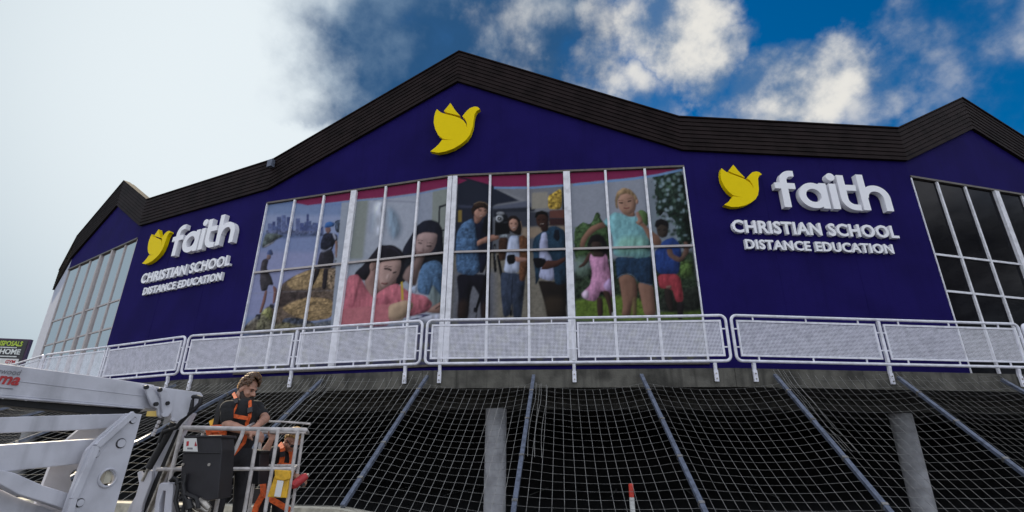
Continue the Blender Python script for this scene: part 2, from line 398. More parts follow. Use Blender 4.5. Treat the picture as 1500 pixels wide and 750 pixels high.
# windows
def window(i, mulls, trans, wide, mw, mm, frame_m, sill, proud=.032, u0=0, u1=None, extra=None):
    f = WF[i]; u1 = f.L if u1 is None else u1
    fr = MB(); f.slab(fr, u0+.003, u1-.003, HEAD-.055, HEAD-.002, .03, .16); wob = fr.build('window', frame_m, B)
    fr = MB(); f.slab(fr, u0+.003, u1-.003, sill, sill+.05, .03, .16); fr.build('sill', frame_m, wob)
    xs = [u0]+list(mulls)+[u1]; zs = [sill+.05]+list(trans)+[HEAD-.055]
    for k, u in enumerate(xs):
        ww = wide.get(k, mw)
        a, b_ = u-ww/2, u+ww/2
        if k == 0: a, b_ = u+.004, u+ww*.6
        if k == len(xs)-1: a, b_ = u-ww*.6, u-.004
        m = MB(); f.slab(m, a, b_, sill+.052, HEAD-.057, proud if ww <= mw else proud+.025, .13); m.build('mullion', mm, wob)
    for z in trans:
        m = MB(); f.slab(m, u0+.01, u1-.01, z-.025, z+.025, proud-.005, .11); m.build('transom', extra or mm, wob)
    for a, b_ in zip(xs, xs[1:]):
        for c_, d_ in zip(zs, zs[1:]):
            m = MB(); f.slab(m, a+.012, b_-.012, c_+.01, d_-.01, -.03, .02); m.build('pane', M_['glassr' if i == 1 else 'glass'], wob)
    return wob
PX = []
for i in (3, 4):
    L2 = WF[i].L
    th = [L2*k/6 for k in range(1, 6)]
    window(i, th, [6.07], {3: .165, (6 if i == 3 else 0): .20}, .055, M_['white'], M_['alu'], SILL, extra=M_['tan'])
window(1, [.13+.98*k for k in range(1, 6)], [5.15, 6.07], {4: .13, 3: .13}, .075, M_['tan'], M_['alu'], 3.2, u0=.02, proud=.0)
window(6, [.86, 1.80, 2.85, 3.80, 4.75], [5.15, 6.07], {3: .15}, .058, M_['white'], M_['alu'], 3.2, proud=.015)
m = MB(); WF[0].slab(m, .4, 5.9, 3.03, 8.0, .03, .02); 
# balcony slab, beam, columns
Vo = offset_line(V, -.03)
for i in range(len(V)-1):
    m = MB(); a, b = Vo[i], Vo[i+1]; d = (b-a).normalized()*.004; a, b = a+d, b-d
    q = [a, b, b+(CEN-b)*.55, a+(CEN-a)*.55]
    m.add([p+Vector((0, 0, 3.02)) for p in q]+[p+Vector((0, 0, 2.69)) for p in q], [(0, 1, 2, 3), (7, 6, 5, 4), (0, 4, 5, 1), (1, 5, 6, 2), (2, 6, 7, 3), (3, 7, 4, 0)])
    m.build('balcony_slab', M_['conc'], B)
    m = MB(); a, b = Vo[i]+(CEN-Vo[i]).normalized()*1.3, Vo[i+1]+(CEN-Vo[i+1]).normalized()*1.3
    q = [a, b, b+(CEN-b).normalized()*.35, a+(CEN-a).normalized()*.35]
    m.add([p+Vector((0, 0, 2.688)) for p in q]+[p+Vector((0, 0, 2.4)) for p in q], [(0, 1, 2, 3), (7, 6, 5, 4), (0, 4, 5, 1), (1, 5, 6, 2), (2, 6, 7, 3), (3, 7, 4, 0)])
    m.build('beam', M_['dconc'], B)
    q0, q1 = V[i], V[i+1]; a = Vector((*q0, 0)); b = Vector((*q1, 0)); ca, cb = a+(CEN-a)*.52, b+(CEN-b)*.52
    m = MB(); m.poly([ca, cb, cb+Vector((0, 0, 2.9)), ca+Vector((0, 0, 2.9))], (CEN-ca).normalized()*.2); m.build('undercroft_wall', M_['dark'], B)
for p, s_ in ((V[0], 1), (V[-1], -1)):
    a = Vector((*p, 0))+(CEN-Vector((*p, 0)))*.012; c_ = Vector((*p, 0))+(CEN-Vector((*p, 0)))*.56; dd = Vector((c_.y-a.y, a.x-c_.x, 0)).normalized()*.2*s_
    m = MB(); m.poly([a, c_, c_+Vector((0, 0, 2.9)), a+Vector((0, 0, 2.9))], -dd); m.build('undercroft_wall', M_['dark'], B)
for x, y in ((-.30, 10.85), (8.28, 11.35), (-8.6, 13.7), (-15.6, 17.6)):
    m = MB(); m.tube([(x, y, .0), (x, y, 2.4)], .215, 20); m.build('column', M_['column'], B, smooth=True)
for k in range(7):
    x = -9+3.2*k; m = MB(); m.boxf((x, 21.5, .004), (.1, 0, 0), (1.2, 5, 0), (0, 0, .003)); tag(m.build('parking_line', M_['line']), kind='structure', label='painted parking bay line under the building')
# ---------------------------------------------------------------- window photographs
PRINT = .80
# ---------------------------------------------------------------- printed window artwork (flat print, painted shape by shape)
AX0, AY0, AW, AH, AS = 336, 232, 714, 330, 2.0
ART = np.zeros((int(AH*AS), int(AW*AS), 3))
RG = {1: (350, 280, 6.25), 2: (350, 380, 6.25), 3: (490, 260, 6.25), 4: (490, 370, 6.25),
      5: (660, 250, 6.25), 6: (660, 350, 6.25), 7: (830, 240, 5.357), 8: (830, 340, 5.357), 0: (0, 0, 1.0)}
_arng = np.random.RandomState(4)
def vnoise(h, w, cell, rng=_arng):
    gy, gx = int(h/cell)+3, int(w/cell)+3
    g = rng.rand(gy, gx)
    y, x = np.arange(h)/cell, np.arange(w)/cell
    yi, xi = y.astype(int), x.astype(int)
    fy, fx = (y-yi)[:, None], (x-xi)[None, :]
    fy, fx = fy*fy*(3-2*fy), fx*fx*(3-2*fx)
    a, b = g[yi][:, xi], g[yi][:, xi+1]
    c, d = g[yi+1][:, xi], g[yi+1][:, xi+1]
    return (a*(1-fx)+b*fx)*(1-fy)+(c*(1-fx)+d*fx)*fy
FN = .5*vnoise(*ART.shape[:2], 5)+.3*vnoise(*ART.shape[:2], 11)+.2*vnoise(*ART.shape[:2], 2.5)
CN = .6*vnoise(*ART.shape[:2], 22)+.4*vnoise(*ART.shape[:2], 9)
FO = np.zeros(ART.shape[:2])
for _a, _b in ((5, 3), (9, 4)):
    _t = vnoise(ART.shape[0]//_b+2, ART.shape[1], _a); _i = np.arange(ART.shape[0])/_b; _j = _i.astype(int); _f = (_i-_j)[:, None]
    FO += (_t[_j]*(1-_f)+_t[_j+1]*_f-.5)
def hexc(h):
    c = np.array([int(h[i:i+2], 16) for i in (0, 2, 4)])/255.0
    return np.where(c <= .04045, c/12.92, ((c+.055)/1.055)**2.4)
def smooth_loop(p, n=2):
    p = np.array(p, float)
    for _ in range(n):
        q = np.roll(p, -1, 0)
        p = np.stack([.84*p+.16*q, .16*p+.84*q], 1).reshape(-1, 2)
    return p
def box(a, r):
    r = int(r)
    if r < 1: return a
    for ax in (0, 1):
        pad = [(0, 0), (0, 0)]; pad[ax] = (r+1, r)
        c = np.cumsum(np.pad(a, pad, mode='edge'), axis=ax)
        n = a.shape[ax]
        a = (np.take(c, np.arange(2*r+1, 2*r+1+n), ax)-np.take(c, np.arange(0, n), ax))/(2*r+1)
    return a
def mask_of(pts, blur, sm):
    p = smooth_loop(pts) if sm else np.array(pts, float)
    pad = blur*3+3
    x0, y0 = np.floor(p.min(0)-pad).astype(int); x1, y1 = np.ceil(p.max(0)+pad).astype(int)
    x0, y0 = max(0, x0), max(0, y0); x1, y1 = min(ART.shape[1], x1), min(ART.shape[0], y1)
    if x1 <= x0 or y1 <= y0: return None
    X, Y = np.meshgrid(np.arange(x0, x1)+.5, np.arange(y0, y1)+.5)
    m = np.zeros(X.shape, bool)
    q = np.roll(p, -1, 0)
    for (ax, ay), (bx, by) in zip(p, q):
        if ay == by: continue
        m ^= ((ay > Y) != (by > Y)) & (X < (bx-ax)*(Y-ay)/(by-ay)+ax)
    m = m.astype(float)
    m = box(box(m, 1), blur) if blur else box(m, 1)
    return m, x0, y0, x1, y1
def P(reg, col, pts, blur=0, sm=True, a=1.0, tex=0, noise=None, shade=1.0):
    ox, oy, s = RG[reg]
    q = [((ox+x/s-AX0)*AS, (oy+y/s-AY0)*AS) for x, y in pts]
    r = mask_of(q, blur, sm)
    if r is None: return
    m, x0, y0, x1, y1 = r
    c = hexc(col)[None, None, :]
    N = FN[y0:y1, x0:x1]
    if noise is not None:                                   # broken, leafy edge
        m = np.clip((m+(CN[y0:y1, x0:x1]*.4+N*.6-.5)*noise-.35)*5, 0, 1)
    if tex: c = c*(1+tex*(N-.5)*3)[..., None]
    if shade and sm and min(m.shape) > 9:                          # the print's own modelling of form
        k = int(max(2, min(13, min(p1-p0 for p0, p1 in ((x0, x1), (y0, y1)))*.13)))
        bm = box(box(m, k), k); gy, gx = np.gradient(bm)
        lit = np.clip((gx*.8+gy*.55)*k*1.5, -.45, .45)+(bm-.75)*.30+FO[y0:y1, x0:x1]*(.08 if c.ravel()[0] > 1.35*c.ravel()[2] and c.ravel()[1] > c.ravel()[2]*.98 else .40)
        c = c*np.clip(1+shade*lit, .35, 1.6)[..., None]
    m = (m*a)[..., None]
    ART[y0:y1, x0:x1] = ART[y0:y1, x0:x1]*(1-m)+np.clip(c, 0, 1)*m
def L(reg, col, pts, w, **k):                               # a stroke of width w
    p = np.array(pts, float)
    d = np.gradient(p, axis=0); d /= np.hypot(*d.T)[:, None]+1e-9
    n = np.stack([-d[:, 1], d[:, 0]], 1)*w/2
    P(reg, col, np.vstack([p+n, (p-n)[::-1]]).tolist(), **k)
def O(reg, col, x, y, rx, ry, rot=0, **k):
    t = np.linspace(0, 2*math.pi, 14)[:-1]
    c, s = math.cos(rot), math.sin(rot)
    P(reg, col, [(x+rx*math.cos(u)*c-ry*math.sin(u)*s, y+rx*math.cos(u)*s+ry*math.sin(u)*c) for u in t], **k)
Rc = lambda x0, y0, x1, y1: [(x0, y0), (x1, y0), (x1, y1), (x0, y1)]
# --- bay one: students walking on rocks by a river city
P(0, '8aa0c8', Rc(330, 225, 530, 575), sm=False)
P(0, '7390c8', Rc(330, 225, 530, 300), 12, sm=False)
P(0, 'a3b0d2', Rc(330, 318, 530, 346), 6, sm=False)
P(0, '8f9fc8', Rc(330, 346, 530, 420), 4, sm=False)
P(0, 'a0a6cc', Rc(330, 372, 530, 470), 8, sm=False)
for x, w, t in ((250, 40, 320), (290, 30, 300), (330, 42, 255), (376, 40, 240), (422, 42, 255), (462, 20, 290), (505, 38, 268), (545, 36, 310),
                (585, 24, 300), (602, 22, 228), (618, 30, 292), (660, 50, 305), (700, 40, 318), (300, 60, 345), (400, 60, 330), (560, 60, 335), (640, 50, 325), (720, 40, 340)):
    P(1, ('5f6f9e', '6f7dab', '56659a')[x % 3], Rc(x, t, x+w, 420), sm=False, tex=.25)
P(1, '757fa4', Rc(235, 380, 760, 425), 1, sm=False, tex=.5)
P(1, '566a92', [(230, 418), (760, 395), (760, 425), (230, 470)], 3, sm=False, a=.6, tex=.4)
P(1, '66706e', [(225, 412), (330, 408), (400, 432), (350, 455), (300, 490), (225, 540), (190, 545)], 2, tex=.6)
P(1, '9a9aa0', [(210, 530), (320, 478), (300, 500), (220, 545)], 1)
P(1, '4f5c70', [(860, 290), (905, 275), (950, 290), (990, 300), (985, 400), (870, 395)], 1, tex=.8, noise=.5)
P(1, '77808a', [(890, 440), (1000, 420), (960, 690), (860, 680)], 2, tex=.6)
P(2, '7a6a5c', [(380, 250), (470, 190), (650, 100), (940, 80), (920, 420), (880, 500), (300, 700), (30, 700), (60, 620), (200, 530), (260, 450), (330, 480)], 2, tex=.5, shade=.35)
P(2, 'b39a70', [(415, 235), (500, 170), (660, 108), (780, 100), (790, 260), (640, 290), (480, 300)], 1, tex=.45, shade=.35)
P(2, '5c4f4c', [(345, 300), (480, 310), (640, 300), (620, 370), (470, 400), (380, 470), (330, 430)], 2, tex=.4, shade=.35)
P(2, 'b1976c', [(380, 470), (500, 405), (640, 365), (840, 380), (880, 470), (830, 560), (640, 590), (470, 530)], 1, tex=.5, shade=.35)
P(2, '95826a', [(800, 110), (930, 95), (910, 330), (800, 280)], 2, tex=.8)
P(2, '4c5260', [(400, 560), (560, 560), (680, 600), (700, 660), (380, 660)], 3, tex=.9, noise=.3)
P(2, '8f8f5e', [(200, 500), (280, 450), (310, 520), (290, 680), (140, 690)], 2, tex=.8)
P(2, 'a79c64', [(310, 640), (420, 600), (560, 640), (560, 690), (300, 690)], 3, tex=.6)
for p in ([(420, 225), (540, 185), (640, 150)], [(640, 340), (720, 410), (800, 460), (870, 470)], [(800, 150), (840, 240), (880, 300)], [(660, 560), (760, 520), (880, 500)], [(820, 120), (920, 150)], [(640, 300), (760, 300), (900, 290)], [(480, 500), (620, 430), (820, 430)], [(500, 540), (640, 500), (800, 470)], [(660, 420), (760, 400), (860, 410)]):
    L(2, '5a4c44', p, 6, a=.7)
P(2, '6f6a5e', [(60, 640), (140, 560), (210, 520), (300, 600), (560, 620), (900, 560), (900, 720), (20, 720)], 3, a=.75, tex=.9)
P(1, '7c8288', [(880, 430), (1010, 410), (965, 740), (850, 740)], 3, a=.8, tex=.8)
# man in cap
P(1, '2f3346', [(760, 410), (800, 395), (850, 400), (890, 420), (885, 480), (860, 500), (840, 560), (760, 565), (735, 545), (735, 490)], 0, tex=.5)
P(1, '3d3a44', [(735, 560), (840, 545), (862, 620), (850, 700), (820, 720), (700, 720)], 0, tex=.3)
P(1, '97796f', [(868, 470), (888, 470), (900, 560), (890, 640), (872, 620)])
P(1, '8d6f6b', [(775, 345), (825, 345), (828, 385), (800, 405), (778, 385)])
P(1, '3574b4', [(765, 350), (780, 305), (820, 292), (860, 305), (858, 335), (820, 345), (800, 350)])
P(1, 'b9bdd0', [(838, 400), (860, 400), (880, 440), (870, 470)], a=.8)
P(1, 'a9adc4', [(730, 545), (780, 560), (840, 520), (838, 540), (770, 580), (730, 575)], a=.7)
P(2, '40393e', [(690, 100), (740, 100), (720, 160), (670, 260), (640, 290), (640, 230)])
P(2, '3a343a', [(765, 100), (810, 100), (800, 200), (790, 290), (750, 290)])
# boy
P(1, '51628e', [(240, 605), (255, 565), (285, 555), (300, 590), (298, 610)])
P(1, '86706f', [(245, 605), (285, 610), (275, 650), (240, 650)])
P(1, '5b536c', [(200, 660), (235, 640), (262, 650), (250, 700), (240, 760), (180, 765)])
P(2, '4f4a50', [(200, 30), (250, 20), (240, 100), (290, 190), (310, 260), (260, 260), (250, 310), (195, 320), (180, 220)], tex=.2)
P(2, '8d6660', [(230, 310), (255, 310), (235, 420), (200, 520), (178, 520), (205, 420)])
P(2, '8d6660', [(300, 260), (345, 290), (325, 420), (300, 440), (310, 330)])
P(2, '3f3f48', [(150, 530), (200, 525), (190, 580), (140, 570)])
P(2, '3f3f48', [(280, 430), (320, 440), (310, 480), (270, 460)])
P(2, 'b7b4b0', [(70, 620), (160, 545), (180, 560), (80, 640)], 1, a=.6)
L(2, 'a9a6ac', [(110, 340), (380, 320), (640, 310), (900, 300)], 5, a=.6)
# --- bay two: girl in pink writing, woman beside her
P(0, 'aeb6c4', [(500, 270), (672, 245), (660, 560), (478, 560)], sm=False)
P(3, 'b6bcca', Rc(270, 190, 760, 700), 10, sm=False)
P(3, '9ea59f', [(190, 215), (300, 200), (250, 760), (120, 760)], 5, sm=False)
P(3, '9ea59f', [(880, 120), (1060, 90), (1040, 720), (870, 720)], 2, sm=False)
P(3, 'a6aebf', [(760, 130), (880, 115), (870, 720), (740, 720)], 3, sm=False)
P(3, 'cdd2de', [(350, 230), (460, 215), (440, 560), (330, 560)], 8)
P(3, '8aa3b8', [(480, 260), (560, 330), (610, 480), (560, 580), (500, 560), (470, 400)], 8, a=.8)
P(3, '8093aa', [(340, 300), (390, 380), (340, 560), (300, 480)], 8, a=.5)
P(3, '5e5a78', [(330, 212), (760, 225), (760, 235), (330, 222)], 2, a=.4)
P(3, '3d4148', [(940, 262), (1060, 225), (1050, 245), (955, 278), (950, 480), (1040, 470), (1040, 486), (935, 495)], 0, sm=False)
P(4, '7c8a8c', [(860, 260), (980, 380), (985, 520), (840, 520)], 2)
# woman
P(3, '252838', [(740, 450), (800, 400), (870, 388), (940, 410), (980, 480), (985, 600), (1000, 700), (1000, 800), (860, 800), (700, 770), (600, 740), (620, 650), (700, 520)], 1)
P(4, '23262f', [(640, 0), (1000, 0), (1000, 120), (860, 100), (560, 330), (530, 260), (600, 160)], 1)
P(3, 'ae9490', [(745, 530), (810, 505), (900, 510), (932, 525), (925, 600), (900, 660), (850, 700), (790, 716), (735, 705), (728, 620)], 1)
P(3, '8d6f6e', [(728, 640), (760, 690), (850, 690), (900, 640), (880, 690), (800, 725), (730, 715)], 2, a=.6)
P(4, '8d7772', [(740, 0), (820, 30), (800, 90), (770, 180), (740, 310), (700, 310), (610, 240), (650, 150), (720, 90)], 2)
L(3, '3c2d30', [(755, 600), (790, 610)], 12); L(3, '3c2d30', [(830, 630), (880, 632)], 12)
L(3, '54403f', [(750, 578), (800, 582)], 5); L(3, '54403f', [(835, 600), (895, 606)], 5)
L(3, '7d5a58', [(760, 690), (810, 695)], 9)
P(3, '86696a', [(800, 640), (815, 680), (790, 680)], 1, a=.6)
P(4, '55789a', [(800, 110), (900, 70), (960, 90), (1000, 160), (995, 420), (930, 350), (890, 290), (860, 400), (750, 370), (760, 220)], 1, tex=.25)
P(4, '496988', [(880, 180), (900, 280), (860, 400), (840, 390)], 2, a=.7)
P(4, 'b9c4d8', [(690, 330), (750, 305), (745, 380), (690, 370)])
P(4, '9a7b70', [(890, 500), (990, 440), (990, 560), (900, 560), (830, 550)], 1)
L(4, '5a4440', [(920, 520), (960, 490), (985, 500)], 10)
# girl
P(4, '9c7c74', [(330, 90), (600, 90), (560, 300), (470, 360), (420, 440), (300, 420), (260, 250)], 1)
P(4, '2c2833', [(400, -60), (330, 30), (260, 120), (165, 210), (250, 270), (300, 260), (340, 200), (380, 100), (560, 60), (600, 90), (560, 220), (560, 300), (620, 200), (640, 60), (600, -20), (520, -60)], 1)
P(3, '2c2833', [(330, 720), (400, 665), (470, 628), (540, 630), (610, 690), (640, 750), (640, 800), (300, 800)], 1)
L(3, '55526a', [(470, 650), (540, 660), (600, 720)], 8, a=.5, blur=1)
P(4, 'a08078', [(315, 110), (380, 95), (385, 300), (400, 420), (330, 420), (270, 280), (320, 200)], 1)
P(4, 'bb9d94', [(400, 100), (500, 80), (600, 72), (600, 140), (580, 220), (520, 290), (470, 345), (410, 360), (385, 300), (385, 180)], 1)
P(4, 'a5857d', [(390, 240), (420, 320), (470, 345), (410, 362), (380, 330)], 2, a=.8)
O(4, 'a98a80', 335, 140, 24, 38)
L(4, '2e2226', [(445, 155), (490, 160), (515, 175)], 16); L(4, '2e2226', [(525, 195), (560, 185)], 13)
L(4, '4a3838', [(440, 132), (520, 140)], 6)
L(4, '8a504f', [(420, 290), (455, 298), (480, 290)], 14)
P(4, 'cdb2aa', [(470, 210), (500, 200), (490, 260), (465, 255)], 2, a=.7)
P(4, 'c4717f', [(110, 230), (200, 210), (250, 270), (290, 350), (350, 430), (390, 380), (480, 320), (560, 290), (640, 340), (700, 380), (830, 400), (900, 470), (850, 550), (700, 590), (500, 640), (480, 690), (40, 690), (80, 500)], 1, tex=.08)
P(4, 'cf8089', [(60, 540), (250, 510), (500, 480), (500, 660), (40, 690)], 1, sm=False, tex=.06)
P(4, 'a95a6c', [(140, 520), (200, 330), (215, 330), (170, 520)], 2, a=.7)
P(4, 'b56476', [(380, 470), (460, 390), (520, 470), (460, 490)], 3, a=.6)
P(4, 'b56476', [(700, 590), (850, 540), (890, 480), (840, 500), (720, 560)], 3, a=.6)
P(4, 'b89f84', [(490, 490), (590, 460), (650, 440), (720, 470), (710, 520), (640, 600), (580, 630), (490, 620)], 1)
P(4, '9d8470', [(500, 600), (600, 620), (640, 580), (620, 640), (500, 650)], 2, a=.8)
P(4, 'd2b52c', [(600, 275), (618, 272), (630, 440), (608, 445)], sm=False)
P(4, '2b2a30', [(598, 240), (610, 236), (618, 272), (600, 275)], sm=False)
P(4, 'b9bccb', [(680, 600), (880, 580), (990, 560), (985, 640), (670, 650)], 1)
P(4, '4a4a74', [(740, 575), (900, 570), (700, 632), (690, 620), (820, 590)], 0)
# --- bay three: three teenagers with a film camera
P(0, '70747c', [(655, 240), (838, 236), (850, 560), (640, 560)], sm=False)
P(5, '32384a', [(60, 60), (380, 60), (380, 760), (30, 760)], 1, sm=False)
P(5, '8d8f97', Rc(390, 100, 1110, 460), 3, sm=False)
P(5, '30374a', [(60, 60), (150, 70), (420, 160), (620, 265), (420, 300), (370, 320), (60, 330)], 2, sm=False)
P(5, '9a9ca3', [(400, 160), (420, 160), (690, 262), (640, 268)], 1, sm=False)
P(5, '4d536a', [(60, 310), (380, 330), (370, 345), (60, 335)], 2, sm=False)
P(5, '6d7386', [(380, 320), (690, 268), (780, 315), (520, 360), (380, 345)], 2, sm=False)
P(5, '353a48', [(380, 345), (780, 318), (760, 360), (520, 400), (380, 420)], 2, sm=False)
P(5, '4b4f5c', [(500, 370), (1060, 360), (1060, 480), (500, 520)], 2, sm=False)
P(5, 'a9a396', [(735, 190), (880, 180), (880, 330), (735, 340)], 2, sm=False)
P(5, 'b79a28', [(885, 215), (930, 190), (990, 150), (1012, 170), (1012, 340), (885, 340)], 0, tex=.8)
P(5, '39404e', [(1010, 10), (1050, 10), (1060, 340), (1015, 340)], 1, sm=False)
P(5, '7a4e44', [(900, 350), (1060, 340), (1065, 420), (900, 420)], 1, sm=False)
P(5, '4b2f30', [(900, 425), (1065, 420), (1065, 490), (900, 490)], 1, sm=False)
P(5, 'a5937e', [(650, 510), (1070, 490), (1080, 560), (650, 620)], 4, sm=False)
P(5, 'a08a40', Rc(60, 360, 95, 470), 1, sm=False)
P(6, '8f897c', [(20, 120), (1100, 80), (1110, 760), (0, 760)], 2, sm=False, tex=.12)
P(6, '7e8089', [(20, 280), (420, 280), (420, 760), (0, 760)], 12, sm=False, tex=.1)
for k in range(9): L(6, '7c7565', [(700, 300+k*48), (1110, 290+k*48)], 5, a=.35)
# boy with curly hair
P(6, '1e1d2a', [(50, 320), (270, 320), (360, 330), (365, 740), (282, 740), (270, 520), (205, 415), (180, 520), (165, 740), (62, 740), (75, 520)], 1)
P(6, '4a382c', [(70, 560), (170, 560), (165, 740), (62, 740)], 8, a=.6); P(6, '4a382c', [(285, 580), (360, 580), (360, 740), (282, 740)], 8, a=.6)
P(5, '1b2136', [(190, 480), (300, 470), (330, 600), (310, 760), (220, 760)])
P(6, '1b2136', [(230, 0), (370, 0), (360, 120), (300, 310), (260, 310), (240, 120)])
P(5, '4f7194', [(60, 540), (100, 480), (190, 430), (215, 480), (225, 560), (240, 640), (245, 700), (250, 770), (40, 770), (45, 620)], 0, tex=.45)
P(6, '4f7194', [(48, -10), (240, -10), (250, 100), (268, 300), (210, 330), (120, 325), (48, 300)], 0, tex=.45)
P(5, '39546f', [(130, 640), (240, 640), (240, 700), (140, 680)], 3, a=.5)
P(5, '9c7465', [(205, 400), (290, 380), (280, 440), (240, 485), (210, 470)])
P(5, 'b48a78', [(215, 350), (260, 320), (320, 330), (330, 370), (310, 410), (260, 440), (215, 415), (205, 380)])
P(5, '8a6252', [(210, 390), (240, 430), (290, 430), (260, 445), (215, 420)], 2, a=.7)
P(5, '3b2a20', [(190, 400), (180, 350), (200, 310), (250, 278), (310, 285), (350, 330), (345, 375), (330, 390), (325, 350), (280, 330), (230, 350), (210, 370), (200, 410)], 0, tex=.5)
L(5, 'a08868', [(200, 305), (250, 280), (310, 288), (352, 330)], 9, a=.7)
L(5, '2a1c1a', [(248, 358), (275, 362)], 9); L(5, '2a1c1a', [(298, 362), (320, 365)], 9)
L(5, '8a5850', [(248, 408), (268, 414), (288, 408)], 5); L(5, 'c9b4aa', [(254, 409), (284, 409)], 4); P(5, 'c39c88', [(268, 365), (280, 385), (272, 396), (262, 390)], 1, a=.6); L(5, '4a3228', [(242, 346), (276, 350)], 5); L(5, '4a3228', [(296, 350), (322, 354)], 5)
P(5, 'a87e6c', [(235, 640), (320, 600), (380, 580), (440, 590), (440, 620), (380, 640), (300, 660), (240, 690)])
# camera and tripod
P(5, '14161d', [(300, 420), (370, 400), (380, 570), (320, 590), (285, 540)], 1)
P(5, '12141a', [(400, 470), (530, 470), (540, 570), (400, 590)], 0, sm=False)
P(5, '20242c', [(400, 390), (510, 390), (530, 460), (400, 480)], 1)
O(5, 'aeb2b8', 440, 432, 36, 34); O(5, '22242a', 440, 432, 20, 18); O(5, 'c9ccd0', 440, 432, 7, 7)
O(5, '8f9298', 450, 385, 40, 18, blur=1)
P(5, '8f979f', [(450, 580), (510, 575), (520, 610), (450, 615)], 1, tex=.6)
for p in ([(350, 120), (330, 330), (235, 660)], [(350, 60), (355, 320), (320, 520)], [(430, 140), (470, 340), (545, 620), (560, 700)], [(400, 40), (400, 160), (410, 300)]):
    L(6, '14151b', p, 26)
L(6, '9aa0a8', [(345, 80), (335, 200), (350, 300)], 8, a=.8); L(6, '9aa0a8', [(400, 60), (412, 190)], 8, a=.7)
P(6, '1c1d24', [(220, 620), (255, 640), (245, 680), (210, 665)])
L(6, '2a2b30', [(245, 680), (232, 740)], 9)
# girl
P(6, '3e4a5f', [(455, 300), (560, 295), (690, 330), (670, 560), (655, 730), (580, 730), (570, 560), (545, 700), (490, 720), (465, 520)], 1, tex=.15)
L(6, '232a3a', [(570, 340), (560, 520), (575, 700)], 10, a=.8)
P(5, '4e3628', [(440, 620), (520, 600), (530, 770), (440, 770)], 1, tex=.3)
P(5, '6e4a2e', [(620, 590), (670, 580), (715, 640), (720, 770), (620, 770)], 1, tex=.4)
P(6, '4e3628', [(435, -20), (525, -20), (520, 180), (440, 200)], 1, tex=.3)
P(6, '6e4a2e', [(625, -20), (720, -20), (715, 200), (695, 320), (680, 380), (630, 375), (628, 200)], 1, tex=.4)
P(5, 'a3b0cc', [(530, 590), (620, 585), (628, 770), (525, 770)], 1)
P(6, 'b3bcd2', [(530, -20), (625, -20), (632, 300), (540, 308), (485, 290), (500, 200)], 1)
P(5, '2c1f1c', [(510, 440), (540, 405), (590, 402), (630, 440), (650, 520), (640, 580), (600, 580), (560, 560), (530, 540)], 0)
P(5, 'b98f7c', [(530, 455), (560, 430), (600, 440), (615, 480), (600, 530), (575, 548), (550, 530), (530, 490)])
L(5, '2a1a18', [(540, 478), (558, 478)], 7); L(5, '2a1a18', [(578, 480), (600, 480)], 7)
L(5, '84504a', [(554, 512), (574, 520), (594, 510)], 7); L(5, 'dccfc8', [(560, 512), (590, 511)], 5); L(5, '4a2e26', [(536, 470), (560, 469)], 4); L(5, '4a2e26', [(578, 471), (602, 472)], 4); P(5, 'c9a18c', [(566, 480), (578, 500), (562, 502)], 1, a=.6)
L(5, 'a58a6e', [(635, 450), (652, 520), (645, 570)], 9, a=.6)
P(6, '14161d', [(515, 140), (585, 130), (600, 180), (580, 220), (530, 230), (510, 190)])
P(6, 'a88070', [(590, 150), (630, 160), (700, 165), (715, 190), (640, 205), (595, 200)])
# boy right
P(6, '2a231f', [(800, 370), (1000, 380), (1080, 330), (1075, 560), (1060, 620), (1075, 710), (890, 710), (880, 640), (860, 560), (820, 430)], 1)
P(6, '4a3e30', [(850, 520), (1070, 520), (1070, 710), (890, 710)], 10, a=.6)
P(5, '27485e', [(760, 600), (830, 550), (900, 500), (960, 490), (1040, 530), (1062, 600), (1070, 770), (745, 770)], 1, tex=.2)
P(6, '27485e', [(745, -20), (1070, -20), (1080, 320), (1050, 400), (970, 410), (930, 300), (860, 250), (780, 430), (775, 300), (760, 200)], 1, tex=.2)
P(5, 'a9aecb', [(825, 560), (880, 550), (888, 770), (818, 770)])
P(6, 'a9aecb', [(815, -20), (888, -20), (890, 100), (935, 180), (955, 370), (880, 368), (806, 340), (830, 240), (810, 160)])
P(5, '152130', [(945, 530), (990, 520), (1000, 600), (980, 640), (940, 600)], 1)
P(5, '4a2f26', [(775, 420), (800, 385), (850, 375), (890, 400), (890, 460), (860, 505), (820, 515), (785, 480)])
P(5, '3a241e', [(840, 480), (890, 460), (890, 540), (840, 550), (820, 520)], 1)
P(5, '14100f', [(765, 420), (775, 370), (830, 350), (880, 370), (893, 420), (880, 410), (850, 385), (800, 390), (780, 420)])
L(5, '2c1714', [(808, 478), (835, 486), (856, 472)], 8); L(5, 'b9aca4', [(816, 478), (850, 474)], 5); P(5, '6a463a', [(824, 440), (836, 460), (816, 462)], 1, a=.6); L(5, '0f0c0c', [(792, 440), (812, 440)], 7); L(5, '0f0c0c', [(838, 435), (862, 433)], 7)
L(5, 'a58a6e', [(896, 450), (905, 480)], 7, a=.6)
P(6, '5a3a30', [(840, 230), (880, 180), (960, 190), (1060, 145), (1075, 170), (980, 240), (880, 270), (830, 270)])
P(6, '14151d', [(745, 160), (860, 165), (880, 190), (840, 250), (780, 260)])
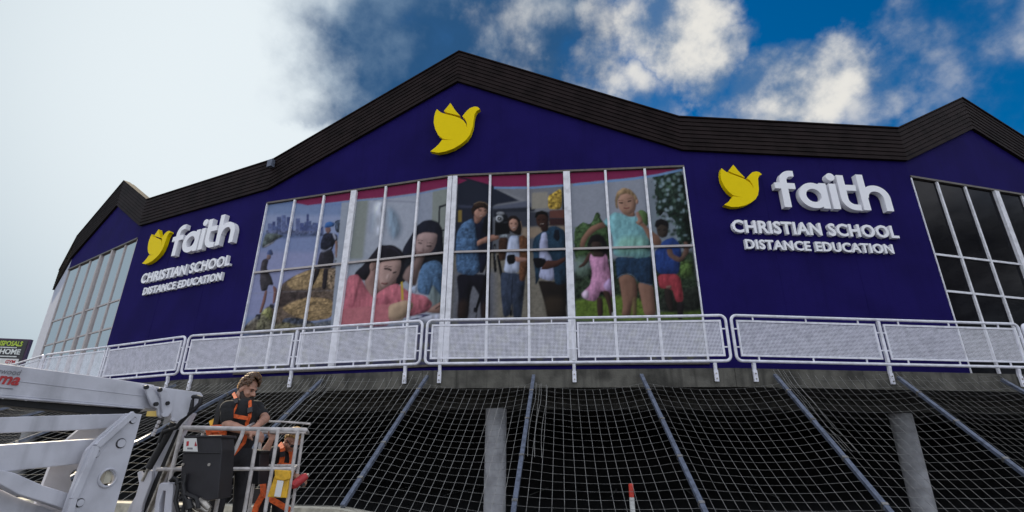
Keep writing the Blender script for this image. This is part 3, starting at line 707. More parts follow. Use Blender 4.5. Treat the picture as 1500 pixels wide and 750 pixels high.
# --- bay four: children running in a park
P(0, '98a0ac', [(825, 234), (1010, 228), (1060, 560), (835, 560)], sm=False)
P(7, 'a3a8b4', Rc(20, 60, 620, 480), 6, sm=False)
P(7, '8b97a2', [(640, 100), (960, 20), (1000, 640), (660, 620)], 6, sm=False)
P(7, '2c4034', [(660, 70), (740, 30), (900, 15), (940, 300), (880, 330), (760, 350), (730, 400), (690, 330), (720, 260), (680, 200), (700, 130)], 6, noise=1.2, tex=.6)
P(7, '2f4438', [(860, 400), (960, 360), (1000, 600), (880, 600)], 6, noise=1.2, tex=.6)
P(7, '263a30', [(720, 40), (930, 20), (985, 640), (900, 640), (860, 420), (800, 380), (740, 300)], 8, noise=1.6, tex=.8)
P(7, '42584a', [(740, 120), (860, 100), (900, 240), (780, 260)], 5, noise=1.5, tex=.8, a=.8)
_r2 = random.Random(11)
for _k in range(150):
    _x, _y = _r2.uniform(640, 965), _r2.uniform(25, 610)
    if _x < 690+max(0, (_y-330))*.35 and _r2.random() < .8: continue
    O(7, _r2.choice(['1f3328', '2c4636', '3d5a48', '8fa8b0', 'a9bfc8', '6f8a80', '22382e']), _x, _y, _r2.uniform(7, 20), _r2.uniform(7, 18), blur=2, a=.75, shade=0)
for _k in range(70):
    _x, _y = _r2.uniform(60, 340), _r2.uniform(440, 760)
    O(7, _r2.choice(['3a5232', '55703f', '6f8a52', '8f9f7a']), _x, _y, _r2.uniform(6, 18), _r2.uniform(6, 16), blur=2, a=.6, shade=0)
P(7, '4d6640', [(60, 500), (120, 440), (190, 460), (240, 340), (280, 440), (340, 480), (350, 760), (60, 760)], 5, noise=.7, tex=.6)
P(7, '64804c', [(560, 330), (640, 360), (640, 480), (560, 440)], 5, noise=.6)
P(8, '3a4a36', [(60, 300), (360, 200), (1000, 120), (1080, 620), (60, 560)], 6, sm=False, tex=.9)
P(8, '72887a', [(70, 180), (200, 180), (180, 340), (70, 340)], 6, a=.8)
P(8, '5f7a3a', [(880, 210), (990, 200), (1000, 330), (900, 340)], 6, a=.8, tex=.6)
P(8, '728a2e', [(70, 520), (480, 480), (700, 540), (720, 700), (70, 700)], 6, sm=False, tex=.3)
P(8, '667c30', [(720, 600), (1080, 590), (1090, 700), (720, 700)], 4, sm=False, tex=.3)
P(8, '2e332c', [(740, 480), (1060, 380), (1070, 600), (740, 610)], 6, tex=.5)
# boy in blue
P(7, '1f4a8c', [(740, 600), (780, 570), (840, 550), (890, 600), (910, 760), (690, 760)], 1)
P(8, '1d478a', [(690, 100), (910, 80), (890, 290), (860, 310), (710, 305)], 1, tex=.15)
P(7, '4a4038', [(700, 460), (740, 430), (795, 450), (800, 500), (790, 545), (750, 560), (715, 540)], 1)
P(7, '1d1a1c', [(690, 470), (700, 420), (750, 405), (800, 430), (803, 490), (790, 470), (740, 450), (710, 480)], 1)
L(7, '1c1718', [(715, 495), (735, 495)], 8); L(7, '1c1718', [(758, 495), (780, 493)], 8)
P(8, '7d6154', [(785, 110), (830, 105), (840, 150), (900, 180), (930, 100), (920, 50), (950, 50), (970, 130), (900, 215), (850, 200), (800, 165)], 1)
P(8, 'a63a48', [(715, 310), (895, 305), (930, 520), (870, 530), (840, 430), (800, 420), (735, 420)], 1, tex=.1)
P(8, '3a302c', [(770, 420), (835, 430), (845, 560), (850, 600), (825, 605), (790, 540)], 1)
P(8, '2c2628', [(875, 530), (935, 525), (920, 660), (880, 660)], 1)
P(8, '8a6a60', [(785, 400), (830, 395), (830, 420), (790, 420)], 1)
# girl in pink dress
P(8, '5b443a', [(130, 230), (170, 150), (200, 130), (200, 170), (150, 250), (100, 270), (95, 255)], 1)
P(7, '57453c', [(195, 590), (270, 585), (270, 640), (230, 665), (195, 640)], 1)
P(7, '221d1e', [(160, 630), (180, 560), (230, 530), (290, 550), (320, 620), (330, 700), (270, 720), (275, 600), (200, 600), (180, 650)], 2)
P(8, '4a3a34', [(215, 120), (270, 120), (300, 170), (240, 190), (205, 170)], 1)
P(8, '221d1e', [(160, 90), (330, 90), (330, 150), (280, 140), (210, 140), (165, 130)], 2)
P(8, '4a3a34', [(200, 60), (265, 60), (270, 120), (235, 145), (200, 125)], 1)
P(8, 'c08aac', [(190, 150), (210, 180), (290, 180), (305, 150), (325, 190), (340, 280), (365, 330), (380, 420), (380, 500), (330, 480), (275, 440), (240, 530), (160, 520), (120, 480), (150, 440), (190, 400), (205, 300), (180, 200)], 1, tex=.1)
P(8, 'd3c2d6', [(120, 470), (150, 440), (180, 450), (180, 510), (140, 510)], 2, a=.8)
P(8, 'b79fc8', [(290, 400), (340, 340), (375, 390), (365, 450), (310, 440)], 2, a=.8)
P(8, '4c3830', [(240, 500), (290, 500), (295, 650), (250, 650)], 1)
P(8, '4c3830', [(285, 440), (345, 450), (370, 560), (375, 650), (345, 640), (330, 560)], 1)
P(8, 'c4c4c8', [(365, 610), (390, 610), (395, 650), (365, 650)], 1)
# girl in front
P(8, '8d6a58', [(410, 330), (480, 310), (540, 340), (560, 400), (560, 480), (520, 560), (510, 640), (440, 640), (450, 560), (430, 430)], 1)
P(8, '94705e', [(560, 370), (690, 400), (700, 500), (715, 640), (620, 640), (590, 500)], 1)
P(8, '7b6a48', [(520, 500), (560, 480), (560, 640), (525, 640)], 2)
P(8, '6c4d40', [(530, 350), (565, 400), (560, 500), (530, 540)], 4, a=.6)
P(8, '23435f', [(385, 175), (540, 180), (665, 165), (680, 260), (690, 400), (620, 385), (565, 370), (530, 320), (470, 305), (400, 345), (390, 260)], 1, tex=.25)
L(8, '7f93a6', [(400, 345), (440, 315), (490, 308), (530, 322), (565, 372)], 7, a=.6); L(8, '7f93a6', [(580, 375), (690, 398)], 6, a=.6)
P(7, '7fb5bb', [(370, 360), (430, 370), (500, 400), (550, 390), (620, 460), (655, 560), (665, 690), (640, 710), (550, 722), (510, 705), (370, 710), (365, 560), (330, 480), (280, 440), (330, 395)], 1, tex=.1)
P(7, '8fbb9c', [(400, 560), (640, 540), (660, 690), (390, 700)], 10, a=.5)
P(7, '98725e', [(285, 435), (310, 480), (240, 500), (170, 560), (140, 620), (145, 640), (100, 640), (115, 570), (180, 480)], 1)
P(7, '98725e', [(540, 430), (560, 440), (590, 430), (650, 490), (720, 540), (748, 580), (740, 620), (690, 620), (640, 560), (600, 480), (545, 445)], 1)
P(7, 'a37f6c', [(540, 360), (560, 352), (590, 400), (600, 440), (565, 460), (542, 440), (560, 420), (548, 390)], 1)
P(7, 'a07c68', [(440, 340), (520, 330), (540, 390), (490, 396), (440, 375)], 1)
P(7, 'b08a74', [(395, 270), (420, 215), (480, 200), (530, 230), (545, 290), (535, 350), (490, 380), (440, 370), (405, 330)], 1)
P(7, 'a98d68', [(375, 260), (390, 200), (440, 165), (500, 180), (545, 230), (558, 270), (540, 290), (525, 235), (470, 210), (415, 225), (395, 270), (400, 340), (380, 320)], 1, tex=.3)
O(7, 'ad8570', 550, 275, 10, 20)
L(7, '33241f', [(408, 285), (440, 287)], 10); L(7, '33241f', [(475, 275), (505, 268)], 10)
L(7, '7c5c48', [(402, 268), (440, 265)], 5); L(7, '7c5c48', [(470, 255), (508, 248)], 5)
L(7, '8c4b48', [(445, 325), (470, 330), (492, 322)], 9)
L(7, '8d6a58', [(455, 280), (452, 305), (470, 308)], 5, a=.6)
# magenta swoosh and pale blue line across the top of the bays
P(0, '9c1a63', [(440, 225), (1000, 215), (1000, 240), (960, 252), (925, 256.5), (885, 261), (838, 266), (780, 271.5), (722, 272.5), (685, 262), (668, 270), (610, 283), (563, 290), (520, 294), (475, 300), (448, 303.5), (428, 300)], sm=False)
L(0, '7fa9d8', [(838, 268), (885, 262.5), (925, 258), (962, 252), (1000, 243)], 3.2, sm=False); L(0, '7fa9d8', [(722, 274), (780, 273), (830, 268.5)], 2.6, sm=False)
L(0, '86a4d0', [(475, 301), (520, 295.5), (563, 291.5), (610, 284.5), (668, 271.5)], 1.8, sm=False)
P(5, '2c3146', [(76, 55), (150, 68), (380, 130), (380, 160), (250, 108), (76, 68)], 1, sm=False)
# pale foot of the print, behind the balcony rail
FY = np.linspace(AY0, AY0+AH, ART.shape[0])[:, None]; FX = np.linspace(AX0, AX0+AW, ART.shape[1])[None, :]
FT = np.clip((FY-(492-24*np.clip((FX-400)/260, 0, 1)-6*np.clip((FX-660)/360, 0, 1)))/7, 0, 1)[..., None]
ART[:] = ART*(1-FT)+(hexc('6a6a8c')*(.7+.6*CN[..., None])*(1-.35*FN[..., None]))*FT
FT2 = FT*np.clip((CN-.52)*6, 0, 1)[..., None]*.6
ART[:] = ART*(1-FT2)+hexc('86865e')*FT2

ART[:] = np.clip(ART, 0, 1)**1.22*1.02*(.90+.20*FN[..., None])
ART[:] = ART*.84+ART.mean(2, keepdims=True)*.16

def homog(src, dst):
    A = []
    for (x, y), (u, v_) in zip(src, dst):
        A.append([x, y, 1, 0, 0, 0, -u*x, -u*y]); A.append([0, 0, 0, x, y, 1, -v_*x, -v_*y])
    h = np.linalg.solve(np.array(A, float), np.array(dst, float).ravel()); return np.append(h, 1).reshape(3, 3)
pm_ = bpy.data.materials.new('printed_film'); pm_.use_nodes = True
_b = pm_.node_tree.nodes['Principled BSDF']; _a = pm_.node_tree.nodes.new('ShaderNodeVertexColor'); _a.layer_name = 'print'
_m = pm_.node_tree.nodes.new('ShaderNodeMix'); _m.data_type = 'RGBA'; _m.blend_type = 'MULTIPLY'; _m.inputs[0].default_value = 1; _m.inputs[7].default_value = (1.0, 1.0, 1.0, 1)
pm_.node_tree.links.new(_a.outputs[0], _m.inputs[6]); pm_.node_tree.links.new(_m.outputs[2], _b.inputs['Base Color'])
_b.inputs['Roughness'].default_value = .55; _b.inputs['Specular IOR Level'].default_value = .10
BAYS = [(3, 0, [(389.6, 300.7), (518, 279.8), (486.8, 546.6), (343, 554.4)], 'printed window photograph of two people on river rocks with city towers'),
        (3, 1, [(518, 279.8), (661.6, 256.4), (650.1, 537.6), (486.8, 546.6)], 'printed window photograph of girl in pink writing beside dark haired woman'),
        (4, 0, [(661.9, 256.4), (827.9, 247.4), (842.1, 533.6), (650.5, 537.6)], 'printed window photograph of three teenagers with a film camera on tripod'),
        (4, 1, [(827.9, 247.4), (1000.4, 238.1), (1042.4, 529.3), (842.1, 533.6)], 'printed window photograph of three children running in a park')]
for i, j, corners, label in BAYS:
    f = WF[i]; half = f.L/2
    H = homog([(0, 8.2), (half, 8.2), (half, 3.35), (0, 3.35)], corners)
    root = thing('window_poster', label, 'poster', f.p((j+.5)*half, SILL, 0), group='photographs printed across the front windows')
    for k in range(3):
        for z0, z1 in ((SILL+.06, 6.045), (6.095, HEAD-.065)):
            a, b_ = half*k/3+.02, half*(k+1)/3-.02
            nx, nz = 44, int(92*(z1-z0)/2.4)
            us, zs = np.linspace(a, b_, nx), np.linspace(z0, z1, nz); UU, ZZ = np.meshgrid(us, zs)
            q = np.stack([UU.ravel(), ZZ.ravel(), np.ones(UU.size)]); q = H @ q; px, py = q[0]/q[2], q[1]/q[2]
            ix = np.clip((px-AX0)*AS-.5, 0, ART.shape[1]-2.001); iy = np.clip((py-AY0)*AS-.5, 0, ART.shape[0]-2.001)
            x0, y0 = ix.astype(int), iy.astype(int); fx, fy = (ix-x0)[:, None], (iy-y0)[:, None]
            cc = (ART[y0, x0]*(1-fx)+ART[y0, x0+1]*fx)*(1-fy)+(ART[y0+1, x0]*(1-fx)+ART[y0+1, x0+1]*fx)*fy
            O_ = f.p(j*half, 0, -.024)-root.location
            vs = np.array(O_)[None, :]+UU.ravel()[:, None]*np.array(f.d)[None, :]; vs[:, 2] += ZZ.ravel()
            idx = np.arange(nx*nz).reshape(nz, nx)
            fc = np.stack([idx[:-1, :-1], idx[:-1, 1:], idx[1:, 1:], idx[1:, :-1]], -1).reshape(-1, 4)
            me = bpy.data.meshes.new('printed_panel'); me.from_pydata(vs.tolist(), [], fc.tolist()); me.update(); me.materials.append(pm_)
            ca = me.color_attributes.new('print', 'FLOAT_COLOR', 'POINT')
            ca.data.foreach_set('color', np.hstack([np.clip(cc*PRINT, 0, .9), np.ones((len(cc), 1))]).astype(np.float32).ravel())
            o = bpy.data.objects.new('printed_panel', me); COL.objects.link(o); o.parent = root
# ---------------------------------------------------------------- signs
DOVE = [(220, 222), (260, 256), (300, 273), (380, 300), (440, 325), (480, 355), (500, 385), (510, 422), (506, 375), (490, 340), (463, 312), (500, 270), (530, 247), (570, 238), (600, 244), (622, 266),
        (592, 280), (574, 310), (567, 370), (562, 420), (542, 478), (510, 520), (460, 555), (400, 584), (330, 602), (260, 607), (188, 588), (230, 560), (265, 530), (287, 500), (320, 503), (392, 508), (330, 500), (292, 490), (250, 455), (217, 400), (199, 340), (199, 290), (207, 250)]
WING = [(345, 180), (318, 212), (288, 247), (330, 268), (380, 285), (443, 307), (410, 270), (382, 236), (362, 203)]
def dove(root, f, u0, z0, wdt, hgt, off, th):
    for nm, pts in (('dove_body', DOVE), ('dove_wing', WING)):
        lp = [((x-188)/434*wdt, (607-y)/427*hgt) for x, y in pts]
        m = MB(); m.plate([lp], f.p(u0, z0, off), f.d, Vector((0, 0, 1)), th); m.build(nm, M_['yellow'], root)
GL = {'f': (([(.2, 0), (.2, .72), (0, .72), (0, .95), (.2, .95)]+arc(.6, 1.05, .4, 180, 92, 8)+[(.72, 1.45), (.72, 1.22)]+arc(.61, 1.05, .17, 90, 180, 6)+[(.44, .95), (.70, .95), (.70, .72), (.44, .72), (.44, 0)],), .78),
      'a': (([(1, 0), (1, 1), (.76, 1)]+arc(.5, .5, .5, 58.6, 301.4, 22)+[(.76, 0)], arc(.5, .5, .26, 0, 345, 18)), 1.10),
      'i': (([(0, 0), (.24, 0), (.24, 1), (0, 1)],), .34),
      't': (([(0, 1.36), (.24, 1.36), (.24, .98), (.60, .98), (.60, .75), (.24, .75), (.24, .43)]+arc(.46, .43, .22, 180, 270, 6)+[(.62, .21), (.62, -.02)]+arc(.46, .44, .46, 270, 180, 8),), .70),
      'h': (([(0, 0), (0, 1.42), (.24, 1.42), (.24, .907)]+arc(.53, .5, .5, 125.5, 0, 10)+[(1.03, 0), (.79, 0)]+arc(.53, .5, .26, 0, 180, 8)+[(.24, .5), (.24, 0)],), 1.03)}
def sign(i, du, label):
    f = WF[i]; root = thing('school_sign', label, 'sign', f.p(3+du, 6, 0), group='raised letter signs beside the window wall')
    dove(root, f, .80+du, 7.04, 1.08, 1.16, .135, .115)
    sx, sz, x = .735, .69, 2.14+du
    for ch in 'faith':
        lps, adv = GL[ch]; m = MB(); O_ = f.p(x, 7.09, .155)
        m.plate([[(a*sx, b*sz) for a, b in lp] for lp in lps], O_, f.d, (0, 0, 1), .14)
        if ch == 'i': m.plate([[(a*sx, b*sz) for a, b in arc(.12, 1.27, .155, 0, 337, 14)]], O_, f.d, (0, 0, 1), .14)
        m.build('letter', M_['letter'], root); x += adv*sx
    for txt, a, b_, z0, z1, th in (('CHRISTIAN SCHOOL', .93, 5.04, 6.40, 6.73, .09), ('DISTANCE EDUCATION', 1.19, 4.81, 6.00, 6.245, .08)):
        v, fc = text_mesh(txt, 1, .5, offset=.028, spacing=1.06)
        x0, x1 = min(p.x for p in v), max(p.x for p in v); caps = [p for p in v]
        y0, y1 = min(p.y for p in v), max(p.y for p in v)
        for vs, fs in islands(v, fc):
            pts = [f.p(a+du+(p.x-x0)/(x1-x0)*(b_-a), z0+(p.y-y0)/(y1-y0)*(z1-z0), .012+th*(p.z+.5)) for p in vs]
            MB().add(pts, fs).build('letter', M_['letter'], root)
sign(5, 0, 'raised white faith school lettering with yellow dove on right dark wall')
sign(2, .13, 'raised white faith school lettering with yellow dove on left paler wall')
fm = Face(Vector((W[4][0], W[4][1], 0))-Vector((math.cos(R(-11)), math.sin(R(-11)), 0))*3, Vector((W[4][0], W[4][1], 0))+Vector((math.cos(R(-11)), math.sin(R(-11)), 0))*3)
root = thing('dove_emblem', 'lone yellow dove emblem high under the central gable peak', 'emblem', fm.p(3, 8.8, 0)); dove(root, fm, 2.40, 8.80, 1.29, 1.52, .16, .12)
# ---------------------------------------------------------------- balcony railing
RT, RB = 3.98, 3.14
def railing(Lr):
    root = thing('balcony_railing', 'x', 'railing', (0, 0, 0), local=True)
    r = .027; cr = .10; x0, x1 = .045, Lr-.045
    loop = []
    for cx, cz, a0 in ((x1-cr, RT-cr, 90), (x1-cr, RB+cr, 0), (x0+cr, RB+cr, -90), (x0+cr, RT-cr, -180)):
        loop += [(cx+cr*math.cos(R(a0-90*k/5)), 0, cz+cr*math.sin(R(a0-90*k/5))) for k in range(6)]
    m = MB(); m.tube(loop, r, 8, closed=True); m.build('top_rail_loop', M_['rail'], root, smooth=True)
    xm = (x0+x1)/2
    m = MB(); m.bar((xm, 0, RB+.03), (xm, 0, RT-.03), .05, .05, up=(0, 1, 0)); m.build('mid_post', M_['rail'], root)
    pw = (x1-x0)/2-.17; ph = RT-RB-.17; pz = RB+.085
    px0s = (x0+.09, xm+.08); first = None
    for xs in px0s:
        m = MB()
        for a, b_ in (((0, 0), (pw, 0)), ((pw, 0), (pw, ph)), ((pw, ph), (0, ph)), ((0, ph), (0, 0))):
            pass
        t = .035
        m.boxf((xs, -.012, pz), (pw, 0, 0), (0, .024, 0), (0, 0, t)); m.boxf((xs, -.012, pz+ph-t), (pw, 0, 0), (0, .024, 0), (0, 0, t))
        m.boxf((xs, -.012, pz+t+.0005), (t, 0, 0), (0, .024, 0), (0, 0, ph-2*t-.001)); m.boxf((xs+pw-t, -.012, pz+t+.0005), (t, 0, 0), (0, .024, 0), (0, 0, ph-2*t-.001))
        fo = m.build('panel_frame', M_['rail'], root)
        if first is None:
            W_, H_ = pw-2*t, ph-2*t; nx, nz = int(W_/.0245), int(H_/.0245)
            hole = .62
            gx = [0]; gz = [0]
            cw, chh = W_/nx, H_/nz
            for k in range(nx): gx += [(k+.5-hole/2)*cw, (k+.5+hole/2)*cw]
            gx.append(W_)
            for k in range(nz): gz += [(k+.5-hole/2)*chh, (k+.5+hole/2)*chh]
            gz.append(H_)
            vs = [(x, 0, z) for z in gz for x in gx]; n = len(gx)
            fs = [(jz*n+jx, jz*n+jx+1, (jz+1)*n+jx+1, (jz+1)*n+jx) for jz in range(len(gz)-1) for jx in range(n-1) if not (jx % 2 and jz % 2)]
            first = MB().add([(x+xs+t, y, z+pz+t) for x, y, z in vs], fs).build('perforated_sheet', M_['rail'], fo)
        else: share(first, 'perforated_sheet', fo, (xs-px0s[0], 0, 0))
        for fx in (.12, .5, .88):
            for zz in (pz-.06, pz+ph):
                m = MB(); m.boxf((xs+pw*fx-.012, -.009, zz-.002), (.024, 0, 0), (0, .018, 0), (0, 0, .064)); m.build('clip', M_['rail'], root)
        for fz in (.25, .75):
            for xx in (xs-.055, xs+pw):
                m = MB(); m.boxf((xx-.004, -.009, pz+ph*fz-.012), (.063, 0, 0), (0, .018, 0), (0, 0, .024)); m.build('clip', M_['rail'], root)
    for xx in (.34, xm, Lr-.34):
        m = MB(); m.bar((xx, .0, RB-.028), (xx, .02, 2.97), .055, .045, up=(0, 1, 0)); m.boxf((xx-.035, -.012, 2.78), (.07, 0, 0), (0, .036, 0), (0, 0, .20))
        b_ = m.build('bracket', M_['rail'], root)
        for zz in (2.83, 2.92):
            m = MB(); m.tube([(xx, -.024, zz), (xx, -.012, zz)], .014, 8); m.build('bolt', M_['steel'], b_)
    return root
VF = [Face(a, b) for a, b in zip(V, V[1:])]
rl = {0: 'white perforated railing section hidden at the far left end', 1: 'white perforated railing section at far left partly behind the boom', 2: 'white perforated railing section below the left faith sign',
      3: 'white perforated railing section below river and writing photographs', 4: 'white perforated railing section below film camera and running children photographs',
      5: 'white perforated railing section below the right faith sign', 6: 'white perforated railing section at far right below dark windows'}
base = None
for k in range(1, 7):
    f = VF[k]; L0 = 5.75
    if base is None: base = railing(L0); o = base
    else: o = dup(base, (0, 0, 0), 0)
    o.scale.x = (f.L-.01)/L0; o.location = f.p(.005, 0, .02); o.rotation_euler = (0, 0, math.atan2(f.d.y, f.d.x)); o['label'] = rl[k]; o['group'] = 'railing sections along the balcony edge'
# ---------------------------------------------------------------- sloping nets, their poles and the low wall
LW = [(-13.5, 9.6), (-9.6, 8.75), (-6.6, 7.85), (-4.04, 7.33), (-2.07, 7.0), (-.02, 6.33), (2.26, 6.24), (4.36, 6.17), (6.56, 6.26), (9.1, 6.6), (12.5, 7.6)]
LZ = [.93]*5+[.68]*6
m = MB(); lo, li = offset_line(LW, .12), offset_line(LW, -.14)
n = len(LW); vs = []
for a, b, z in zip(lo, li, LZ): vs += [a, b, b+Vector((0, 0, z)), a+Vector((0, 0, z))]
fs = []
for k in range(n-1):
    for e in range(4): fs.append((k*4+e, k*4+(e+1) % 4, (k+1)*4+(e+1) % 4, (k+1)*4+e))
fs += [(3, 2, 1, 0), tuple((n-1)*4+e for e in range(4))]
m.add(vs, fs); tag(m.build('low_wall', M_['cream']), 'low cream masonry wall along the foot of the nets', 'wall')
tops = []
for k, fr in ((1, .30), (1, .66), (2, .0), (2, .33), (2, .63), (3, .02), (3, .37), (3, .71), (4, .12), (4, .52), (4, .87), (5, .22)):
    k += 1; tops.append(VF[k].p(VF[k].L*fr, 2.90, .03))
feet = [(-14.6, 10.0), (-12.2, 9.25), (-9.8, 8.75), (-6.6, 7.80), (-4.04, 7.33), (-2.07, 7.0), (.04, 6.72), (2.27, 6.62), (4.4, 6.56), (6.62, 6.64), (8.9, 6.95), (11.2, 7.6)]
pl = ['galvanised net pole furthest left behind the boom', 'galvanised net pole second from left behind the boom', 'galvanised net pole behind the upper lift arm', 'galvanised net pole slanting between boom knuckle and bearded man',
      'galvanised net pole slanting just right of the bearded head', 'galvanised net pole left of the middle concrete column', 'galvanised net pole just right of the middle concrete column',
      'galvanised net pole just right of red and white post', 'galvanised net pole left of right hand concrete column', 'galvanised net pole crossing above the right concrete column',
      'galvanised net pole ending at the right picture edge', 'galvanised net pole furthest right under the slab']
poles = []
for k, (t, ft) in enumerate(zip(tops, feet)):
    b = Vector((*ft, .95))
    if k >= 6: b = t+(b-t)*(1.13 if k < 10 else 1.08)
    poles.append((t, b))
    root = thing('net_pole', pl[k], 'pole', b, group='sloping poles that carry the nets')
    up = (b-t).cross(Vector((0, 0, 1))).cross(b-t)
    m = MB(); m.bar(t, b, .058, .05, up=up); m.build('channel', M_['galv'], root)
    for q in (.15, .38, .62, .85):
        p = t+(b-t)*q; m = MB(); m.bar(p-(b-t).normalized()*.02, p+(b-t).normalized()*.02, .072, .064, up=up); m.build('clamp', M_['steel'], root)
nl = ['grey cord net bay at far left behind the boom', 'grey cord net bay behind the upper boom middle', 'grey cord net bay behind the lift bracket', 'grey cord net bay behind the bearded man', 'grey cord net bay between two poles left of the middle column',
      'grey cord net bay in front of the middle column', 'grey cord net bay in front of red and white post', 'grey cord net bay between red post and right column', 'grey cord net bay in front of the right column', 'grey cord net bay at the right edge of picture', 'grey cord net bay furthest right under the slab']
rn = random.Random(3)
for k in range(len(poles)-1):
    (ta, ba), (tb, bb) = poles[k], poles[k+1]
    high = k in (0, 1, 2, 3, 4, 8, 9)
    m = MB(); nu, nv = 15, 21; v0 = -.02 if high else .075
    jit = [rn.uniform(-.07, .07) for _ in range(nu+1)]
    out = (ba-ta); out.z = 0; out.normalize()
    def pt(u, v, wob=0):
        vv = v0+(1-v0)*v
        p = (ta+(ba-ta)*vv)*(1-u)+(tb+(bb-tb)*vv)*u
        s_ = 4*u*(1-u)
        sag = (.06 if high else .11)*(1-v)+.05*math.sin(math.pi*min(1, v*1.05))
        p = p-Vector((0, 0, 1))*s_*sag-out*s_*.05
        if high and vv < .06: p = p+Vector((0, 0, .05))+out*.03
        return p+Vector((0, 0, .002*math.sin(u*23+v*9+k)+.0015*math.sin(u*51+v*17)))
    for a in range(nu+1):
        u = min(1, max(0, (a+(jit[a] if 0 < a < nu else 0))/nu)); m.tube([pt(u, j/12) for j in range(13)], .0030, 3, cap=False)
    for b in range(nv+1):
        v = b/nv; m.tube([pt(j/14, v) for j in range(15)], .0021, 3, cap=False)
    if k in (6, 4, 8):                     # spare width of net folded beside the pole
        for a in range(3):
            du = .03+.045*a; m.tube([pt(du, j/12)+Vector((.02*math.sin(j), -.03, .02*math.cos(j*2))) for j in range(8)], .0034, 3, cap=False)
    tag(m.build('cord_net', M_['cord']), nl[k], 'net', 'nets hung over the undercroft')
# ---------------------------------------------------------------- white boom lift in the foreground
lift = thing('boom_lift', 'white boom lift with folded arms and railed work basket in foreground', 'boom lift', (-3.4, 4.2, 0))
BP = Face((-3.37, 3.6), (-2.85, 4.9)); JP = Face((-6, 4.86), (0, 4.86)); KP = Face((-6, 4.95), (0, 4.95))
def armplate(name, pts, off, th, m='boom', pl=BP, parent=None, sm=False):
    b = MB(); b.poly([pl.on(x, y, off) for x, y in pts], -pl.n*th); o = b.build(name, M_[m], parent or lift)
    bv = o.modifiers.new('bevel', 'BEVEL'); bv.width = .006; bv.segments = 2; bv.limit_method = 'ANGLE'; return o
def pin(px, py, off, r, ln, m='rubber', pl=BP, nm='pin', parent=None):
    b = MB(); p = pl.on(px, py, off); b.tube([p-pl.n*.01, p+pl.n*min(ln, .010)], r, 14); return b.build(nm, M_[m], parent or lift, smooth=True)
bm_ = armplate('boom', [(-70, 535), (0, 542.5), (160, 561.5), (229, 571), (237, 609), (216, 605), (150, 600), (0, 589), (-70, 584)], 0, .26)
armplate('boom_seam', [(-70, 556), (32, 568.2), (160, 581.5), (222, 588), (222, 588.8), (160, 582.3), (32, 569), (-70, 557)], .004, .006, parent=bm_)
armplate('boom_lip', [(-70, 583.5), (0, 588.8), (150, 599.8), (216, 604.8), (216, 607), (150, 602.4), (0, 592.6), (-70, 587)], .016, .05, 'boom', parent=bm_)
armplate('cable_tray', [(-70, 588.5), (0, 594), (150, 603.5), (214, 607), (203, 613), (132, 614.5), (0, 603), (-70, 597)], -.05, .16, 'rubber')
armplate('lower_arm', [(-70, 624), (0, 621.5), (126, 615.8), (204, 613), (188, 628), (165, 635), (133, 638), (0, 645), (-70, 649)], .02, .12)
armplate('lower_arm', [(-70, 668), (0, 662.8), (147, 651), (160, 652), (160, 672), (150, 684), (121.6, 688), (24, 699.6), (-70, 712)], .03, .12)
armplate('lower_arm', [(-70, 676), (0, 697), (27, 703), (67, 720), (115, 734), (120, 762), (86, 750), (32, 734), (0, 717), (-70, 692)], .06, .10)
armplate('turret_cover', [(-70, 700), (0, 724), (32, 739), (86, 757), (84, 830), (-70, 830)], -.06, .3)
def hole(px, py, r): 
    return [BPuv(px+r*math.cos(t), py+r*math.sin(t)*1.05) for t in np.linspace(0, 2*math.pi, 21)[:-1]]
def BPuv(px, py, off=.13):
    p = BP.on(px, py, off)-(BP.A+BP.n*off); return (p.dot(BP.d), p.z)
for off, nm in ((.13, 'arm_bracket'), (-.22, 'arm_bracket')):
    out = [BPuv(*p) for p in ((190, 613), (211, 614), (204, 642), (174, 752), (160, 800), (86, 800), (106, 739), (131, 668), (139, 660), (150, 648))]
    b = MB(); b.plate([out, hole(162, 708, 11)], BP.A+BP.n*off, BP.d, (0, 0, 1), .03); ob = b.build(nm, M_['boom'], lift)
    if off > 0:
        b = MB(); pts = [BP.on(*p, off+.0) for p in ((197, 613), (143, 662), (110, 739), (96, 792))]
        for p, q in zip(pts, pts[1:]): b.bar(p+BP.n*.015, q+BP.n*.015, .04, .032, up=BP.n)
        b.build('flange', M_['boom'], ob)
        b = MB(); u, z = BPuv(162, 708); b.tube([BP.A+BP.d*(u+.062*math.cos(t))+Vector((0, 0, z+.062*math.sin(t)))+BP.n*(off+.004) for t in np.linspace(0, 2*math.pi, 25)[:-1]], .008, 6, closed=True); b.build('hole_rim', M_['boom'], ob, smooth=True)
        for px, py, r in ((181, 657, .03), (198, 623, .022), (144, 673, .024), (122, 745, .024)):
            k = pin(px, py, off+.001, r, .018, 'boom', nm='bolt_head', parent=ob)
            b = MB(); p = BP.on(px, py, off+.003); b.tube([p+(BP.d*math.cos(t)+Vector((0, 0, math.sin(t))))*(r*1.12) for t in np.linspace(0, 2*math.pi, 19)[:-1]], .0035, 5, closed=True); b.build('bolt_ring', M_['rubber'], ob)
b = MB(); b.boxf(BP.on(118, 715, -.21), BP.d*.26, -BP.n*.02, (0, 0, .10)); b.boxf(BP.on(118, 715, -.19), BP.d*.05, BP.n*.30, (0, 0, .11)); b.build('cross_member', M_['cream'], lift)  # cream here is warm sunlight painted onto the machine's white steel
kn = armplate('knuckle', [(222, 571.5), (247, 575), (297, 581), (301, 586), (295, 598), (284, 610), (272, 619), (262, 625), (255, 622), (253, 611), (240, 606), (228, 592)], .03, .05)
armplate('knuckle_plate', [(213, 571), (226, 573), (237, 590), (246, 604), (244, 617), (239, 620), (235, 616), (234, 606), (226, 603)], .055, .024, parent=kn)
